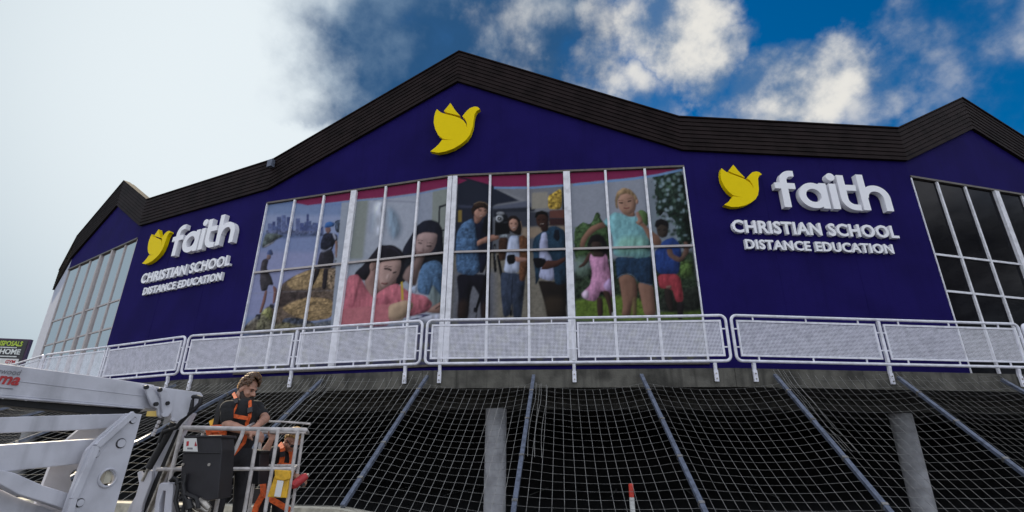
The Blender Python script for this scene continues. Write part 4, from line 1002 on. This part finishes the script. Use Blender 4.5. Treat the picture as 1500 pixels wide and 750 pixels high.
armplate('knuckle_plate', [(233, 574), (247, 578), (256, 596), (256, 608), (250, 617), (243, 618), (240, 604), (240, 592)], .08, .024, parent=kn)
armplate('knuckle_cheek', [(247, 575.5), (297, 581.5), (300, 586), (293, 599), (283, 611), (262, 626), (255, 623), (258, 606), (252, 590)], -.22, .04, parent=kn)
for px, py in ((217, 574.5), (237, 578), (231.5, 599), (248, 597.5)): pin(px, py, .082, .017, .03, parent=kn)
pin(242, 615, .082, .014, .01, 'boom', parent=kn); pin(256, 621, .082, .014, .01, 'boom', parent=kn)
jb = armplate('jib', [(270, 611), (284, 611), (269, 640), (222, 752), (200, 805), (172, 805), (194, 750), (226, 693), (245, 655), (258, 627)], 0, .09, pl=JP)
armplate('jib_groove', [(262, 636), (268, 636), (223, 745), (198, 800), (190, 800), (214, 748)], .008, .02, 'rubber', pl=JP, parent=jb)
armplate('jib_rail', [(268.5, 630), (272, 628), (228, 742), (203, 805), (200, 805), (223, 746)], .03, .05, 'steel', pl=JP, parent=jb)
b = MB(); b.tube([JP.on(258, 626, .05), JP.on(244, 653, .05), JP.on(222, 693, .05)], .030, 12); cy = b.build('hydraulic_cylinder', M_['rubber'], lift, smooth=True)
b = MB(); b.tube([JP.on(222, 693, .05), JP.on(213, 712, .05)], .014, 10); b.build('piston_rod', M_['steel'], cy, smooth=True)
b = MB()
for q in range(4):
    p, p2 = JP.on(237-q*2.6, 623+q*6, .06), JP.on(237-q*2.6-1.9, 623+q*6+4.4, .06); b.tube([p, p2], .014, 10)
b.build('hose_fitting', M_['boom'], lift, smooth=True)
armplate('clevis', [(205, 700), (209, 697), (212, 702), (216, 706), (222, 696), (227, 697), (226, 712), (214, 745), (204, 800), (186, 800), (202, 738), (208, 716)], .05, .04, 'boom', pl=JP)
b = MB(); hp = [(275, 591), (284, 593), (283, 603), (279, 612)]; b.tube([JP.on(x, y, .08) for x, y in hp], .022, 8)
hp = [(276, 592), (282, 588), (290, 587), (297, 589), (296, 597), (288, 606), (278, 614), (268, 625), (262, 633), (250, 637), (243, 640)]; b.tube([JP.on(x, y, .09) for x, y in hp], .018, 8)
hp = [(250, 630), (243, 638), (240, 646), (236, 656)]; b.tube([JP.on(x, y, .07) for x, y in hp], .016, 8)
b.build('hydraulic_hose', M_['rubber'], lift, smooth=True)
b = MB(); b.boxf(JP.on(217, 617, -.02), JP.d*.10, -JP.n*.06, (0, 0, .06)); b.build('brass_block', M_['brass'], lift)
def lettering(body, px0, px1, pyb, hgt, m, shear, off=0):
    v, f = text_mesh(body, 1, .0, offset=off, shear=shear)
    x0, x1 = min(p.x for p in v), max(p.x for p in v); y1 = max(p.y for p in v); y0 = min(0, min(p.y for p in v))
    a, c = BP.on(px0, pyb, .006), BP.on(px1, pyb+(px1-px0)*.075, .006); u0, u1 = (a-BP.A).dot(BP.d), (c-BP.A).dot(BP.d)
    pts = [BP.p(u0+(p.x-x0)/(x1-x0)*(u1-u0), a.z+(c.z-a.z)*(p.x-x0)/(x1-x0)+p.y/y1*hgt, .006) for p in v]
    MB().add(pts, f).build('lettering', m, bm_)
lettering('ngwood', -9, 32, 556.5, .036, M_['greyink'], .1)
lettering('ma', -3, 30, 571.5, .052, M_['red'], .25, .03)
b = MB(); b.poly([BP.on(x, y, .005) for x, y in ((-10, 576.5), (22, 579), (22, 580), (-10, 577.6))], -BP.n*.003); b.build('underline', M_['greyink'], bm_)
# basket
ZF, ZT = .57, 1.775
BL, BR = at(270, 632, 4.78), at(452, 632, 5.12)
BF = Face(BL[:2], BR[:2]); DV = -BF.n*.95
YN = 5.0
def bp(u, z, k=0): return BF.A+BF.d*u+DV*k+Vector((0, 0, z))
def bu(px, y=660): return (BF.on(px, y)-BF.A).dot(BF.d)
zr = ZT; zm = BF.on(400, 691.5).z; UL = BF.L
b = MB()
b.tube([bp(0, zr, 1), bp(0, zr), bp(UL, zr), bp(UL, zr, 1), bp(0, zr, 1)], .020, 10)
tr = b.build('top_rail', M_['basket'], lift, smooth=True)
b = MB(); b.tube([bp(-.12, zm), bp(.18, zm)], .016, 8); b.tube([bp(bu(338), zm), bp(bu(438), zm)], .016, 8)
b.tube([bp(0, zm), bp(0, zm, 1), bp(UL-.06, zm, 1), bp(UL-.06, zm)], .016, 8); b.build('mid_rail', M_['basket'], lift, smooth=True)
b = MB(); b.boxf(bp(0, ZF-.05), BF.d*UL, DV, (0, 0, .05)); b.build('basket_floor', M_['steel'], lift)
for px in (382, 411, 440):
    u = bu(px, 635); b = MB(); b.tube([bp(u, zr), bp(u, ZF)], .0165, 8); b.build('baluster', M_['basket'], lift, smooth=True)
u = bu(360, 635); b = MB(); b.tube([bp(u, zr), bp(u-.005, zr-.06), bp(u-.035, zr-.17), bp(u-.085, zr-.32), bp(u-.10, zr-.42), bp(u-.10, ZF)], .0175, 8); b.build('baluster', M_['basket'], lift, smooth=True)
for u, k in ((0, 0), (0, 1), (UL-.05, 1), (.55*UL, 1), (.3*UL, 1)):
    b = MB(); b.tube([bp(u, zr, k), bp(u, ZF, k)], .0165, 8); b.build('baluster', M_['basket'], lift, smooth=True)
b = MB(); b.tube([at(366, 630, 5.15), at(381, 622, 5.6), at(420, 622.5, 5.7), at(458, 625, 5.75)], .011, 8); b.build('gate_bar', M_['basket'], lift, smooth=True)
# control box, label, bag, toolbox
CP = Face((-6, 4.66), (0, 4.66))
cb = armplate('control_box', [(274, 646), (327, 645), (329, 665), (324, 737), (300, 741), (268, 720), (270, 690)], 0, .22, 'blackp', pl=CP)
armplate('box_lid', [(272.5, 644.5), (329, 643), (329.5, 647), (273, 648)], .012, .25, 'blackp', pl=CP, parent=cb)
armplate('box_ridge', [(272, 668.5), (326, 668.5), (326, 670.5), (272, 670.5)], .010, .02, 'rubber', pl=CP, parent=cb)
armplate('warning_label', [(273, 648.5), (291.5, 648), (293.5, 668), (272, 667.5)], .006, .004, 'paper', pl=CP, parent=cb)
armplate('label_mark', [(277, 653), (280.5, 652.5), (280, 659.5), (276.5, 660)], .009, .002, 'redink', pl=CP, parent=cb)
armplate('label_mark', [(290, 652.5), (292.5, 659.5), (288.5, 660)], .009, .002, 'redink', pl=CP, parent=cb)
armplate('label_mark', [(278, 662), (286, 662), (286, 664.5), (278, 664.5)], .009, .002, 'greyink', pl=CP, parent=cb)
for px, py in ((272.5, 687), (311, 686.5)): pin(px, py, .0, .012, .012, 'steel', pl=CP, nm='screw', parent=cb)
armplate('basket_mount', [(237, 717), (241, 714), (258, 715), (258, 725), (254, 790), (242, 790), (247, 726), (243, 726), (238, 745), (236, 790), (226, 790), (233, 735)], .02, .10, 'boom', pl=CP)
b = MB()
for hp in ([(254, 712), (258, 707), (264, 709), (266, 720), (262, 740), (268, 760)], [(262, 715), (272, 712), (276, 735), (284, 750), (280, 770)], [(268, 738), (278, 730), (292, 736), (296, 750)], [(276, 700), (272, 722), (276, 745), (270, 765)]): b.tube([CP.on(x, y, .03) for x, y in hp], .016, 7)
b.build('hydraulic_hose', M_['rubber'], lift, smooth=True)
b = MB()
for px, py, l_ in ((272, 748, .10), (286, 742, .14), (297, 738, .08)): b.tube([CP.on(px, py, .0), CP.on(px, py, .0)+CP.d*.05+Vector((0, 0, -.03)), CP.on(px, py+14, .0)+CP.d*l_], [.022, .030, .026], 9)
b.build('pump_housing', M_['steel'], lift, smooth=True)
b = MB(); b.tube([CP.on(280, 738, .05), CP.on(283, 752, .05)], [.024, .030], 10); b.build('motor_cover', M_['rubber'], lift, smooth=True)
# basket bits
bg_ = thing('document_bag', 'yellow vinyl document bag with white label hung on basket rail', 'bag', at(416, 735, YN-.03))
DP = Face((-6, YN-.02), (0, YN-.02))
armplate('bag_body', [(407, 700), (428, 703), (424, 734), (396, 733)], 0, .03, 'yvinyl', pl=DP, parent=bg_)
armplate('bag_flap', [(406, 692.5), (430, 694), (429, 706), (420, 709), (407, 706)], .012, .03, 'yvinyl', pl=DP, parent=bg_)
armplate('bag_label', [(410.5, 708), (420, 709), (415.5, 733), (406, 732)], .008, .006, 'paper', pl=DP, parent=bg_)
tb = thing('tool_crate', 'dark grey tool crate held in basket behind the bars', 'crate', at(368, 716, 5.6))
TP = Face((-6, 5.6), (0, 5.6)); armplate('crate_shell', [(356, 664), (385, 667), (383, 715), (352, 712)], 0, .22, 'blackp', pl=TP, parent=tb); armplate('crate_rim', [(354, 662), (387, 665), (386.5, 669), (354, 667)], .015, .25, 'rubber', pl=TP, parent=tb)
# ---------------------------------------------------------------- two workers
def blob(name, prims, m, parent, vox=.007, it=3, org=None):
    b = MB()
    for p in prims:
        if p[0] == 'c':
            a, c, r0, r1 = Vector(p[1]), Vector(p[2]), p[3], p[4]
            b.ell(a, (r0,)*3, 14, 9); b.ell(c, (r1,)*3, 14, 9); b.tube([a, (a+c)/2, c], [r0, (r0+r1)/2, r1], 14)
        else: b.ell(p[1], p[2], 16, 11, M=p[3] if len(p) > 3 else None)
    me = b.mesh('tmp'); o = bpy.data.objects.new('tmp', me); COL.objects.link(o)
    rm = o.modifiers.new('r', 'REMESH'); rm.mode = 'VOXEL'; rm.voxel_size = vox
    if it: sm = o.modifiers.new('s', 'SMOOTH'); sm.iterations = it; sm.factor = .5
    bpy.context.view_layer.update()
    m2 = bpy.data.meshes.new_from_object(o.evaluated_get(bpy.context.evaluated_depsgraph_get())); bpy.data.objects.remove(o); bpy.data.meshes.remove(me)
    m2.name = name
    m2.transform(Matrix.Translation(-ORG[parent.name])); m2.materials.clear(); m2.materials.append(m)
    m2.polygons.foreach_set('use_smooth', [True]*len(m2.polygons))
    q = bpy.data.objects.new(name, m2); COL.objects.link(q); q.parent = parent; ORG[q.name] = ORG[parent.name]; return q
def turn(fx, fy, down=0, tilt=0): return Matrix.Rotation(math.atan2(-fx, fy), 3, 'Z') @ Matrix.Rotation(R(-down), 3, 'X') @ Matrix.Rotation(R(tilt), 3, 'Y')
def headprims(C, M, s=1.0):
    P_ = lambda x, y, z: C+M @ Vector((x*s, y*s, z*s))
    e = lambda p, r: ('e', P_(*p), tuple(v*s for v in r), M)
    return [e((0, -.012, .028), (.073, .093, .088)), e((0, .025, -.035), (.061, .066, .085)), e((0, .045, -.085), (.045, .046, .036)), e((0, .074, -.104), (.022, .022, .018)),
            e((0, .073, .018), (.052, .022, .013)), e((-.036, .062, -.03), (.022, .022, .02)), e((.036, .062, -.03), (.022, .022, .02)), e((0, .090, -.066), (.021, .012, .008)), e((0, .088, -.078), (.018, .012, .007)),
            ('c', P_(0, .086, .004), P_(0, .112, -.034), .009*s, .013*s), e((-.012, .096, -.038), (.009, .011, .008)), e((.012, .096, -.038), (.009, .011, .008)),
            e((-.075, -.006, -.014), (.011, .024, .033)), e((.075, -.006, -.014), (.011, .024, .033))], P_
def hand(prims, wrist, tip, palm_n, side=1, curl=.6, s=1.0):      # palm, four bent fingers of different length, thumb from its side
    w, t = Vector(wrist), Vector(tip); d = (t-w).normalized(); n_ = Vector(palm_n); n_ = (n_-d*n_.dot(d)).normalized(); a = d.cross(n_)*side
    kn_ = w+d*.085*s
    for k in (-1.5, -.5, .5, 1.5):
        root_ = w+d*.02*s+a*k*.014*s; q = kn_+a*k*.020*s
        prims.append(('c', root_, q, .013*s, .0125*s))
        ln = (.036, .044, .041, .030)[int(k+1.5)]*s
        p1 = q+(d*math.cos(curl)+n_*math.sin(curl))*ln; p2 = p1+(d*math.cos(curl*2.1)+n_*math.sin(curl*2.1))*ln*.75; p3 = p2+(d*math.cos(curl*3)+n_*math.sin(curl*3))*ln*.55
        prims += [('c', q, p1, .0105*s, .0095*s), ('c', p1, p2, .0092*s, .0085*s), ('c', p2, p3, .0084*s, .0072*s)]
    b0 = w+d*.03*s-a*.022*s; b1 = b0+(d*.6-a*.7+n_*.5).normalized()*.042*s; b2 = b1+(d*.8-a*.1+n_*.6).normalized()*.034*s
    prims += [('c', b0, b1, .014*s, .0115*s), ('c', b1, b2, .0112*s, .009*s)]
def strap(parent, pts, wd=.045, th=.012, nm='harness_strap', m='orange'):
    b = MB()
    for p, q in zip(pts, pts[1:]):
        e = (q-p).normalized()*.006; b.bar(p-e, q+e, wd, th, up=(0, -1, .1))
    o = b.build(nm, M_[m], parent); return o
def hairblobs(P_, M, s, test, n, r0, r1, rad, seed, lift_=(0, 0, 0)):
    rg = random.Random(seed); out = []
    while len(out) < n:
        v = Vector((rg.gauss(0, 1), rg.gauss(0, 1), rg.gauss(0, 1))).normalized()
        p = Vector((v.x*rad[0], v.y*rad[1]-.012, v.z*rad[2]+.028))
        if not test(p): continue
        p = p+Vector(lift_)*max(0, p.z)*8
        r = rg.uniform(r0, r1)*s; out.append(('e', P_(*p), (r, r*rg.uniform(.7, 1.3), r), None) if False else ('e', P_(*p), (r, r, r)))
    return out
def eyes(P_, M, s, parent, glasses=False):
    b = MB()
    for sx in (-1, 1): b.ell(P_(sx*.029, .083, -.001), (.012*s, .007*s, .007*s), 10, 6, M)
    b.build('eye', M_['rubber'], parent, smooth=True)
    b = MB()
    for sx in (-1, 1): b.tube([P_(sx*.012, .094, .014), P_(sx*.03, .094, .021), P_(sx*.05, .080, .016)], .0045*s, 6)
    b.build('eyebrow', M_['beard'], parent, smooth=True)
# --- bearded worker standing in the basket
p1 = thing('person', 'bearded man in black tee and orange harness standing in lift basket', 'person', (at(350, 680, 5.4).x, 5.4, ZF))
M = turn(.95, -.30, 20); C = at(366, 574.5, 5.43); hs_ = 1.02
body, P_ = headprims(C, M, hs_)
nb = at(353, 599, 5.45)
Rs, Ls = at(337, 603, 5.26), at(379, 602, 5.60)
Re, Le = at(336, 628, 5.20), at(392, 618, 5.50)
Rw, Lw = at(371, 638.5, 5.12), at(381, 628, 5.28)
body += [('c', P_(0, -.03, -.06), nb, .060, .072), ('c', Rs, Re, .056, .046), ('c', Re, Re+(Rw-Re)*.35, .047, .047), ('c', Re+(Rw-Re)*.35, Rw, .046, .029), ('c', Ls, Le, .055, .045), ('c', Le, Lw, .045, .029), ('c', nb, (Rs+Ls)/2, .07, .09)]
hand(body, Rw, at(392, 642, 5.06), (0, .3, -1), 1, .5, 1.05); hand(body, Lw, at(368, 636, 5.14), (0, .2, -1), -1, .5, 1.05)
bo = blob('body', body, M_['skin'], p1, .0065, 2)
eyes(P_, M, hs_, bo)
hp_ = at(350, 676, 5.42); ch = at(357, 613, 5.40); wa = at(353, 648, 5.41); Mb = turn(.72, -.69, 8)
blob('t_shirt', [('e', ch, (.170, .120, .165), Mb), ('e', wa, (.158, .118, .2), Mb), ('e', (ch+wa)/2, (.162, .12, .2), Mb), ('c', Rs, nb+Vector((-.02, -.03, -.03)), .062, .055), ('c', Ls, nb+Vector((.02, .03, -.03)), .062, .055),
                 ('c', Rs, Rs+(Re-Rs)*.66, .066, .066), ('c', Ls, Ls+(Le-Ls)*.6, .064, .066), ('c', Rs, Ls, .074, .074)], M_['tee'], p1, .009, 3)
fl = Vector((p1.location.x, 5.4, ZF))
sd_ = Mb @ Vector((1, 0, 0)); fw = Mb @ Vector((0, 1, 0)); fw.z = 0
kR, kL = fl+sd_*.11+fw*.03+Vector((0, 0, .50)), fl-sd_*.11+fw*.02+Vector((0, 0, .50))
blob('trousers', [('e', hp_, (.165, .125, .14), Mb), ('c', hp_+sd_*.09, kR, .095, .068), ('c', hp_-sd_*.09, kL, .095, .068), ('c', kR, fl+sd_*.11+Vector((0, 0, .12)), .068, .058), ('c', kL, fl-sd_*.11+Vector((0, 0, .12)), .068, .058)], M_['trouser'], p1, .010, 2)
blob('boots', [('c', fl+sd_*.11+Vector((0, 0, .12)), fl+sd_*.11+Vector((0, 0, .05)), .06, .05), ('c', fl+sd_*.11+Vector((0, 0, .046)), fl+sd_*.12+fw*.17+Vector((0, 0, .042)), .046, .04),
               ('c', fl-sd_*.11+Vector((0, 0, .12)), fl-sd_*.11+Vector((0, 0, .05)), .06, .05), ('c', fl-sd_*.11+Vector((0, 0, .046)), fl-sd_*.12+fw*.17+Vector((0, 0, .042)), .046, .04)], M_['rubber'], p1, .010, 2)
hair = hairblobs(P_, M, hs_, lambda p: p.z > .075 or (p.y < -.005 and p.z > -.045) or (p.y < .045 and p.z > .03), 460, .008, .015, (.077, .099, .095), 5, (0, .03, .045))
blob('hair', hair, M_['hairb'], p1, .0045, 0)
bd = [('c', P_(sx*.062, .0, -.035), P_(sx*.05, .05, -.095), .020, .026) for sx in (-1, 1)]+[('c', P_(-.035, .068, -.085), P_(.035, .068, -.085), .02, .02), ('c', P_(0, .078, -.10), P_(0, .085, -.165), .046, .034), ('c', P_(-.05, .02, -.07), P_(-.03, .06, -.12), .03, .036), ('c', P_(.05, .02, -.07), P_(.03, .06, -.12), .03, .036), ('c', P_(-.03, .05, -.11), P_(-.02, .05, -.15), .03, .025), ('c', P_(.03, .05, -.11), P_(.02, .05, -.15), .03, .025),
      ('c', P_(-.026, .094, -.056), P_(.026, .094, -.056), .007, .007)]
rg = random.Random(2)
bd += [('e', P_(rg.uniform(-.055, .055), rg.uniform(.03, .09), rg.uniform(-.165, -.09)), (.013,)*3) for _ in range(40)]
blob('beard', bd, M_['beard'], p1, .006, 1)
A1 = lambda x, y, dy=0: at(x, y, 5.26+dy)
strap(p1, [A1(345, 582, .16), A1(349, 590, .06), A1(348, 601, .0), A1(344, 611, -.03), A1(342, 618, -.03)], .030)
strap(p1, [A1(342, 614, -.03), A1(352, 616, -.05), A1(366, 618, .0)], .036)
strap(p1, [A1(369, 593, .10), A1(369.5, 602, .05), A1(369, 616, .01), A1(365, 625, .02), A1(364, 641, .03), A1(361, 654, .03), A1(349, 668, -.03), A1(336, 682, -.07)], .030)
strap(p1, [A1(307, 641, .02), A1(315, 634, -.02), A1(331, 633, -.06), A1(329, 648, -.04)], .07)
strap(p1, [A1(309, 646, .02), A1(320, 642, -.02), A1(328, 650, -.04), A1(325, 664, -.02)], .045)
strap(p1, [A1(329, 592, .05), A1(324, 608, .04), A1(321, 625, .04), A1(318, 636, .04)], .05, .04, 'lanyard', 'rubber')
strap(p1, [A1(314, 622, .06), A1(317, 634, .04)], .05, .02, 'webbing_loop', 'yvinyl')
for x, y, dy in ((348.6, 593, .02), (369.4, 606, .02)): strap(p1, [A1(x, y-3, dy), A1(x, y+3, dy-.02)], .044, .016, 'buckle', 'blackp')
# --- blond worker on the ground behind the basket
Y2 = 6.15
p2 = thing('person', 'blond man in sunglasses and orange harness gripping basket rail from behind', 'person', (at(405, 720, Y2).x, Y2, 0))
M = turn(.74, -.67, 44); C = at(433.5, 649, Y2-.06)
body, P_ = headprims(C, M, 1.04)
nb = at(420, 663, Y2); Rs, Ls = at(404, 669, Y2-.12), at(432, 672, Y2+.14); Re = at(388, 676, Y2-.26); Rw = at(400.5, 650, Y2-.26); Le = at(429, 699, Y2+.04); Lw = at(440, 702, Y2-.16)
body += [('c', P_(0, -.03, -.06), nb, .056, .066), ('c', Rs, Re, .054, .044), ('c', Re, Re+(Rw-Re)*.35, .045, .044), ('c', Re+(Rw-Re)*.35, Rw, .043, .028), ('c', Ls, Le, .052, .044), ('c', Le, Lw, .043, .029), ('c', nb, (Rs+Ls)/2, .06, .08)]
hand(body, Rw, at(406, 636, Y2-.22), (.3, -.6, .2), 1, .75); hand(body, Lw, at(446, 706, Y2-.2), (.2, .4, -.8), -1, .7)
bo = blob('body', body, M_['skin'], p2, .0065, 2)
b = MB()
for sx in (-1, 1): b.ell(P_(sx*.031, .088, 0), (.026, .010, .019), 10, 6, M); b.tube([P_(sx*.055, .078, .004), P_(sx*.078, .0, .004)], .005, 6)
b.tube([P_(-.02, .098, .005), P_(.02, .098, .005)], .005, 6); b.build('sunglasses', M_['rubber'], p2, smooth=True)
hair = hairblobs(P_, M, 1.04, lambda p: p.z > .075 or (p.y < -.02 and p.z > -.03) or (p.y < .03 and p.z > .045), 220, .010, .017, (.077, .097, .094), 8, (0, .012, .02))
blob('hair', hair, M_['hairy'], p2, .006, 1)
Mb = turn(.76, -.65, 22); hp_ = at(405, 722, Y2+.05); ch = at(415, 682, Y2+.02); wa = at(409, 704, Y2+.04)
blob('t_shirt', [('e', ch, (.18, .12, .16), Mb), ('e', wa, (.155, .115, .17), Mb), ('c', Rs, nb+Vector((-.02, -.02, -.03)), .06, .05), ('c', Ls, nb+Vector((.02, .03, -.03)), .06, .05), ('c', Rs, Rs+(Re-Rs)*.6, .072, .068), ('c', Ls, Ls+(Le-Ls)*.5, .07, .066), ('c', Rs, Ls, .08, .08)], M_['tee'], p2, .009, 3)
fl = Vector((p2.location.x-.02, Y2+.05, 0)); sd_ = Mb @ Vector((1, 0, 0)); fw = Mb @ Vector((0, 1, 0)); fw.z = 0; fw.normalize()
kR, kL = fl+sd_*.13+fw*.08+Vector((0, 0, .50)), fl-sd_*.13+fw*.04+Vector((0, 0, .50))
blob('trousers', [('e', hp_, (.16, .12, .14), Mb), ('c', hp_+sd_*.09, kR, .092, .066), ('c', hp_-sd_*.09, kL, .092, .066), ('c', kR, fl+sd_*.13+Vector((0, 0, .12)), .066, .056), ('c', kL, fl-sd_*.13+Vector((0, 0, .12)), .066, .056)], M_['trouser'], p2, .010, 2)
blob('boots', [('c', fl+sd_*k*.13+Vector((0, 0, .12)), fl+sd_*k*.13+Vector((0, 0, .05)), .06, .05) for k in (-1, 1)]+[('c', fl+sd_*k*.13+Vector((0, 0, .046)), fl+sd_*k*.14+fw*.17+Vector((0, 0, .042)), .046, .04) for k in (-1, 1)], M_['rubber'], p2, .010, 2)
A2 = lambda x, y, dy=0: at(x, y, Y2-.17+dy)
strap(p2, [A2(414, 655, .12), A2(418, 662, .03), A2(417.5, 676, .0), A2(415, 689, -.02)], .05); strap(p2, [A2(430, 664, .10), A2(432, 676, .06), A2(430, 690, .02)], .05)
strap(p2, [A2(411, 689, -.02), A2(422, 688, -.02), A2(432, 690, .02)], .075)
strap(p2, [A2(387, 700, .05), A2(390, 716, .02), A2(391, 727, .0), A2(380, 748, .0), A2(376, 765, .0)], .06); strap(p2, [A2(391, 727, -.01), A2(402, 736, -.05), A2(416, 744, -.03), A2(430, 752, .02)], .055)
strap(p2, [A2(417.8, 667, -.015), A2(417.6, 673, -.02)], .052, .016, 'buckle', 'blackp')
b = MB(); b.boxf(A2(373, 742, .02), (.075, 0, 0), (0, .08, 0), (0, 0, .14)); b.build('tool_pouch', M_['blackp'], p2)
rt = thing('hand_tool', 'red cordless hand tool held low by the blond man', 'tool', at(443, 709, Y2-.24))
b = MB(); b.tube([at(433, 717, Y2-.3), at(436, 714, Y2-.28), at(449, 704, Y2-.2), at(454, 701, Y2-.18)], [.032, .045, .045, .03], 10); b.build('tool_body', M_['red'], rt, smooth=True)
b = MB(); b.tube([at(444, 707, Y2-.22), at(449, 716, Y2-.22)], [.022, .026], 8); b.build('tool_grip', M_['blackp'], rt, smooth=True)
b = MB(); b.tube([at(454, 701, Y2-.18), at(457, 699, Y2-.17)], [.02, .012], 8); b.build('tool_chuck', M_['steel'], rt, smooth=True)
# ---------------------------------------------------------------- roadside sign at far left, marker post, trees beyond the frame
YS = 31.0
sp = thing('billboard', 'black roadside sign with lime and white lettering behind the boom', 'sign', (at(0, 520, YS).x, YS, 0))
SP = Face(at(-90, 520, YS)[:2], at(48, 520, YS+1.0)[:2])
z0, z1 = SP.on(20, 560).z, SP.on(20, 506).z; ur = (SP.on(46, 510)-SP.A).dot(SP.d)
b = MB(); SP.slab(b, 0, ur, z0, z1, 0, .25); b.build('sign_box', M_['spurple'], sp)
b = MB(); SP.slab(b, .1, ur-.10, z0+.1, z1-.08, .02, .02); b.build('sign_face', M_['sblack'], sp)
def stext(body, pxr, pyt, pyb, wd, m, off=.03):
    v, f = text_mesh(body, 1, .01, offset=off); x0, x1 = min(p.x for p in v), max(p.x for p in v); y1 = max(p.y for p in v)
    uR = (SP.on(pxr, pyb)-SP.A).dot(SP.d); zb, zt = SP.on(pxr, pyb).z, SP.on(pxr, pyt).z
    MB().add([SP.p(uR-wd+(p.x-x0)/(x1-x0)*wd, zb+p.y/y1*(zt-zb), .03+p.z) for p in v], f).build('sign_lettering', M_[m], sp)
UW = lambda p0, p1: ((SP.on(p1, 515)-SP.on(p0, 515)).dot(SP.d))
stext('DISPOSALS', 34.5, 510, 517, UW(-5, 34.5), 'slime'); stext('HOME', 31, 521.5, 529, UW(1, 31), 'swhite')
for y0_, y1_ in ((518.6, 519.8), (531.6, 533)):
    b = MB(); SP.slab(b, (SP.on(-40, y0_)-SP.A).dot(SP.d), (SP.on(27, y0_)-SP.A).dot(SP.d), SP.on(20, y1_).z, SP.on(20, y0_).z, .03, .02); b.build('sign_stripe', M_['swhite'], sp)
b = MB(); SP.slab(b, (SP.on(-60, 540)-SP.A).dot(SP.d), (SP.on(29, 540)-SP.A).dot(SP.d), SP.on(20, 545).z, SP.on(20, 535.5).z, .03, .02); b.build('sign_band', M_['paper'], sp)
stext('GYM', 24, 537.5, 542.5, UW(10, 24), 'redink'); 
for u in (.8, ur-.9):
    b = MB(); p = SP.p(u, 0, -.25); b.tube([p, p+Vector((0, 0, z0))], .13, 10); b.build('sign_post', M_['galv'], sp, smooth=True)
mp_ = at(928.5, 706, 9.0)
mk = thing('marker_post', 'red and white striped marker post standing behind the net', 'post', (mp_.x, 9.0, 0))
zt_ = mp_.z
for z0_, z1_, mm in ((0, zt_-.74, 'redpaint'), (zt_-.74, zt_-.49, 'whitetape'), (zt_-.49, zt_-.20-.02, 'redpaint'), (zt_-.22, zt_-.21, 'redpaint')): pass
bands = [(0, zt_-.66, 'whitetape'), (zt_-.658, zt_-.42, 'redpaint'), (zt_-.418, zt_-.20, 'whitetape'), (zt_-.198, zt_-.01, 'redpaint')]
for z0_, z1_, mm in bands:
    b = MB(); b.tube([(mp_.x, 9, z0_), (mp_.x, 9, z1_)], .040, 14); b.build('band', M_[mm], mk, smooth=True)
b = MB(); b.ell((mp_.x, 9, zt_-.012), (.034, .034, .018)); b.build('cap', M_['redpaint'], mk, smooth=True)
def tree(x, y, h, rad, seed, label):
    rg = random.Random(seed); root = thing('tree', label, 'tree', (x, y, 0), group='trees at the right of the car park')
    b = MB(); b.tube([(x, y, 0), (x+.1, y, h*.3), (x-.1, y+.2, h*.6), (x, y, h*.9)], [.32, .26, .16, .05], 10); cl = []
    for k in range(11):
        a = rg.uniform(0, 6.28); zz = h*rg.uniform(.35, .8); q = Vector((x+math.cos(a)*rad*rg.uniform(.4, .9), y+math.sin(a)*rad*rg.uniform(.4, .9), zz+h*rg.uniform(.05, .2)))
        b.tube([(x, y, zz*.85), ((x+q.x)/2, (y+q.y)/2, zz), q], [.12, .07, .03], 6); cl.append(q)
    b.build('trunk', M_['bark'], root, smooth=True)
    b = MB()
    for q in cl+[Vector((x, y, h*.92))]:
        for _ in range(420):
            v = Vector((rg.gauss(0, 1), rg.gauss(0, 1), rg.gauss(0, .75))); p = q+v*rad*.27
            a = Vector((rg.uniform(-1, 1), rg.uniform(-1, 1), rg.uniform(-.6, .6))).normalized()*rg.uniform(.12, .26); c2 = a.orthogonal().normalized()*rg.uniform(.05, .1)
            b.add([p-a, p+c2, p+a, p-c2], [(0, 1, 2, 3)])
    b.build('crown', M_['leaf'], root)
tree(30, 4, 15, 5, 1, 'tall leafy tree reflected in the dark right hand windows'); tree(24, -4, 13, 4.5, 2, 'shorter leafy tree right of the camera beside the taller one'); tree(36, 10, 16, 5.5, 3, 'tallest leafy tree beyond the right end of the building')
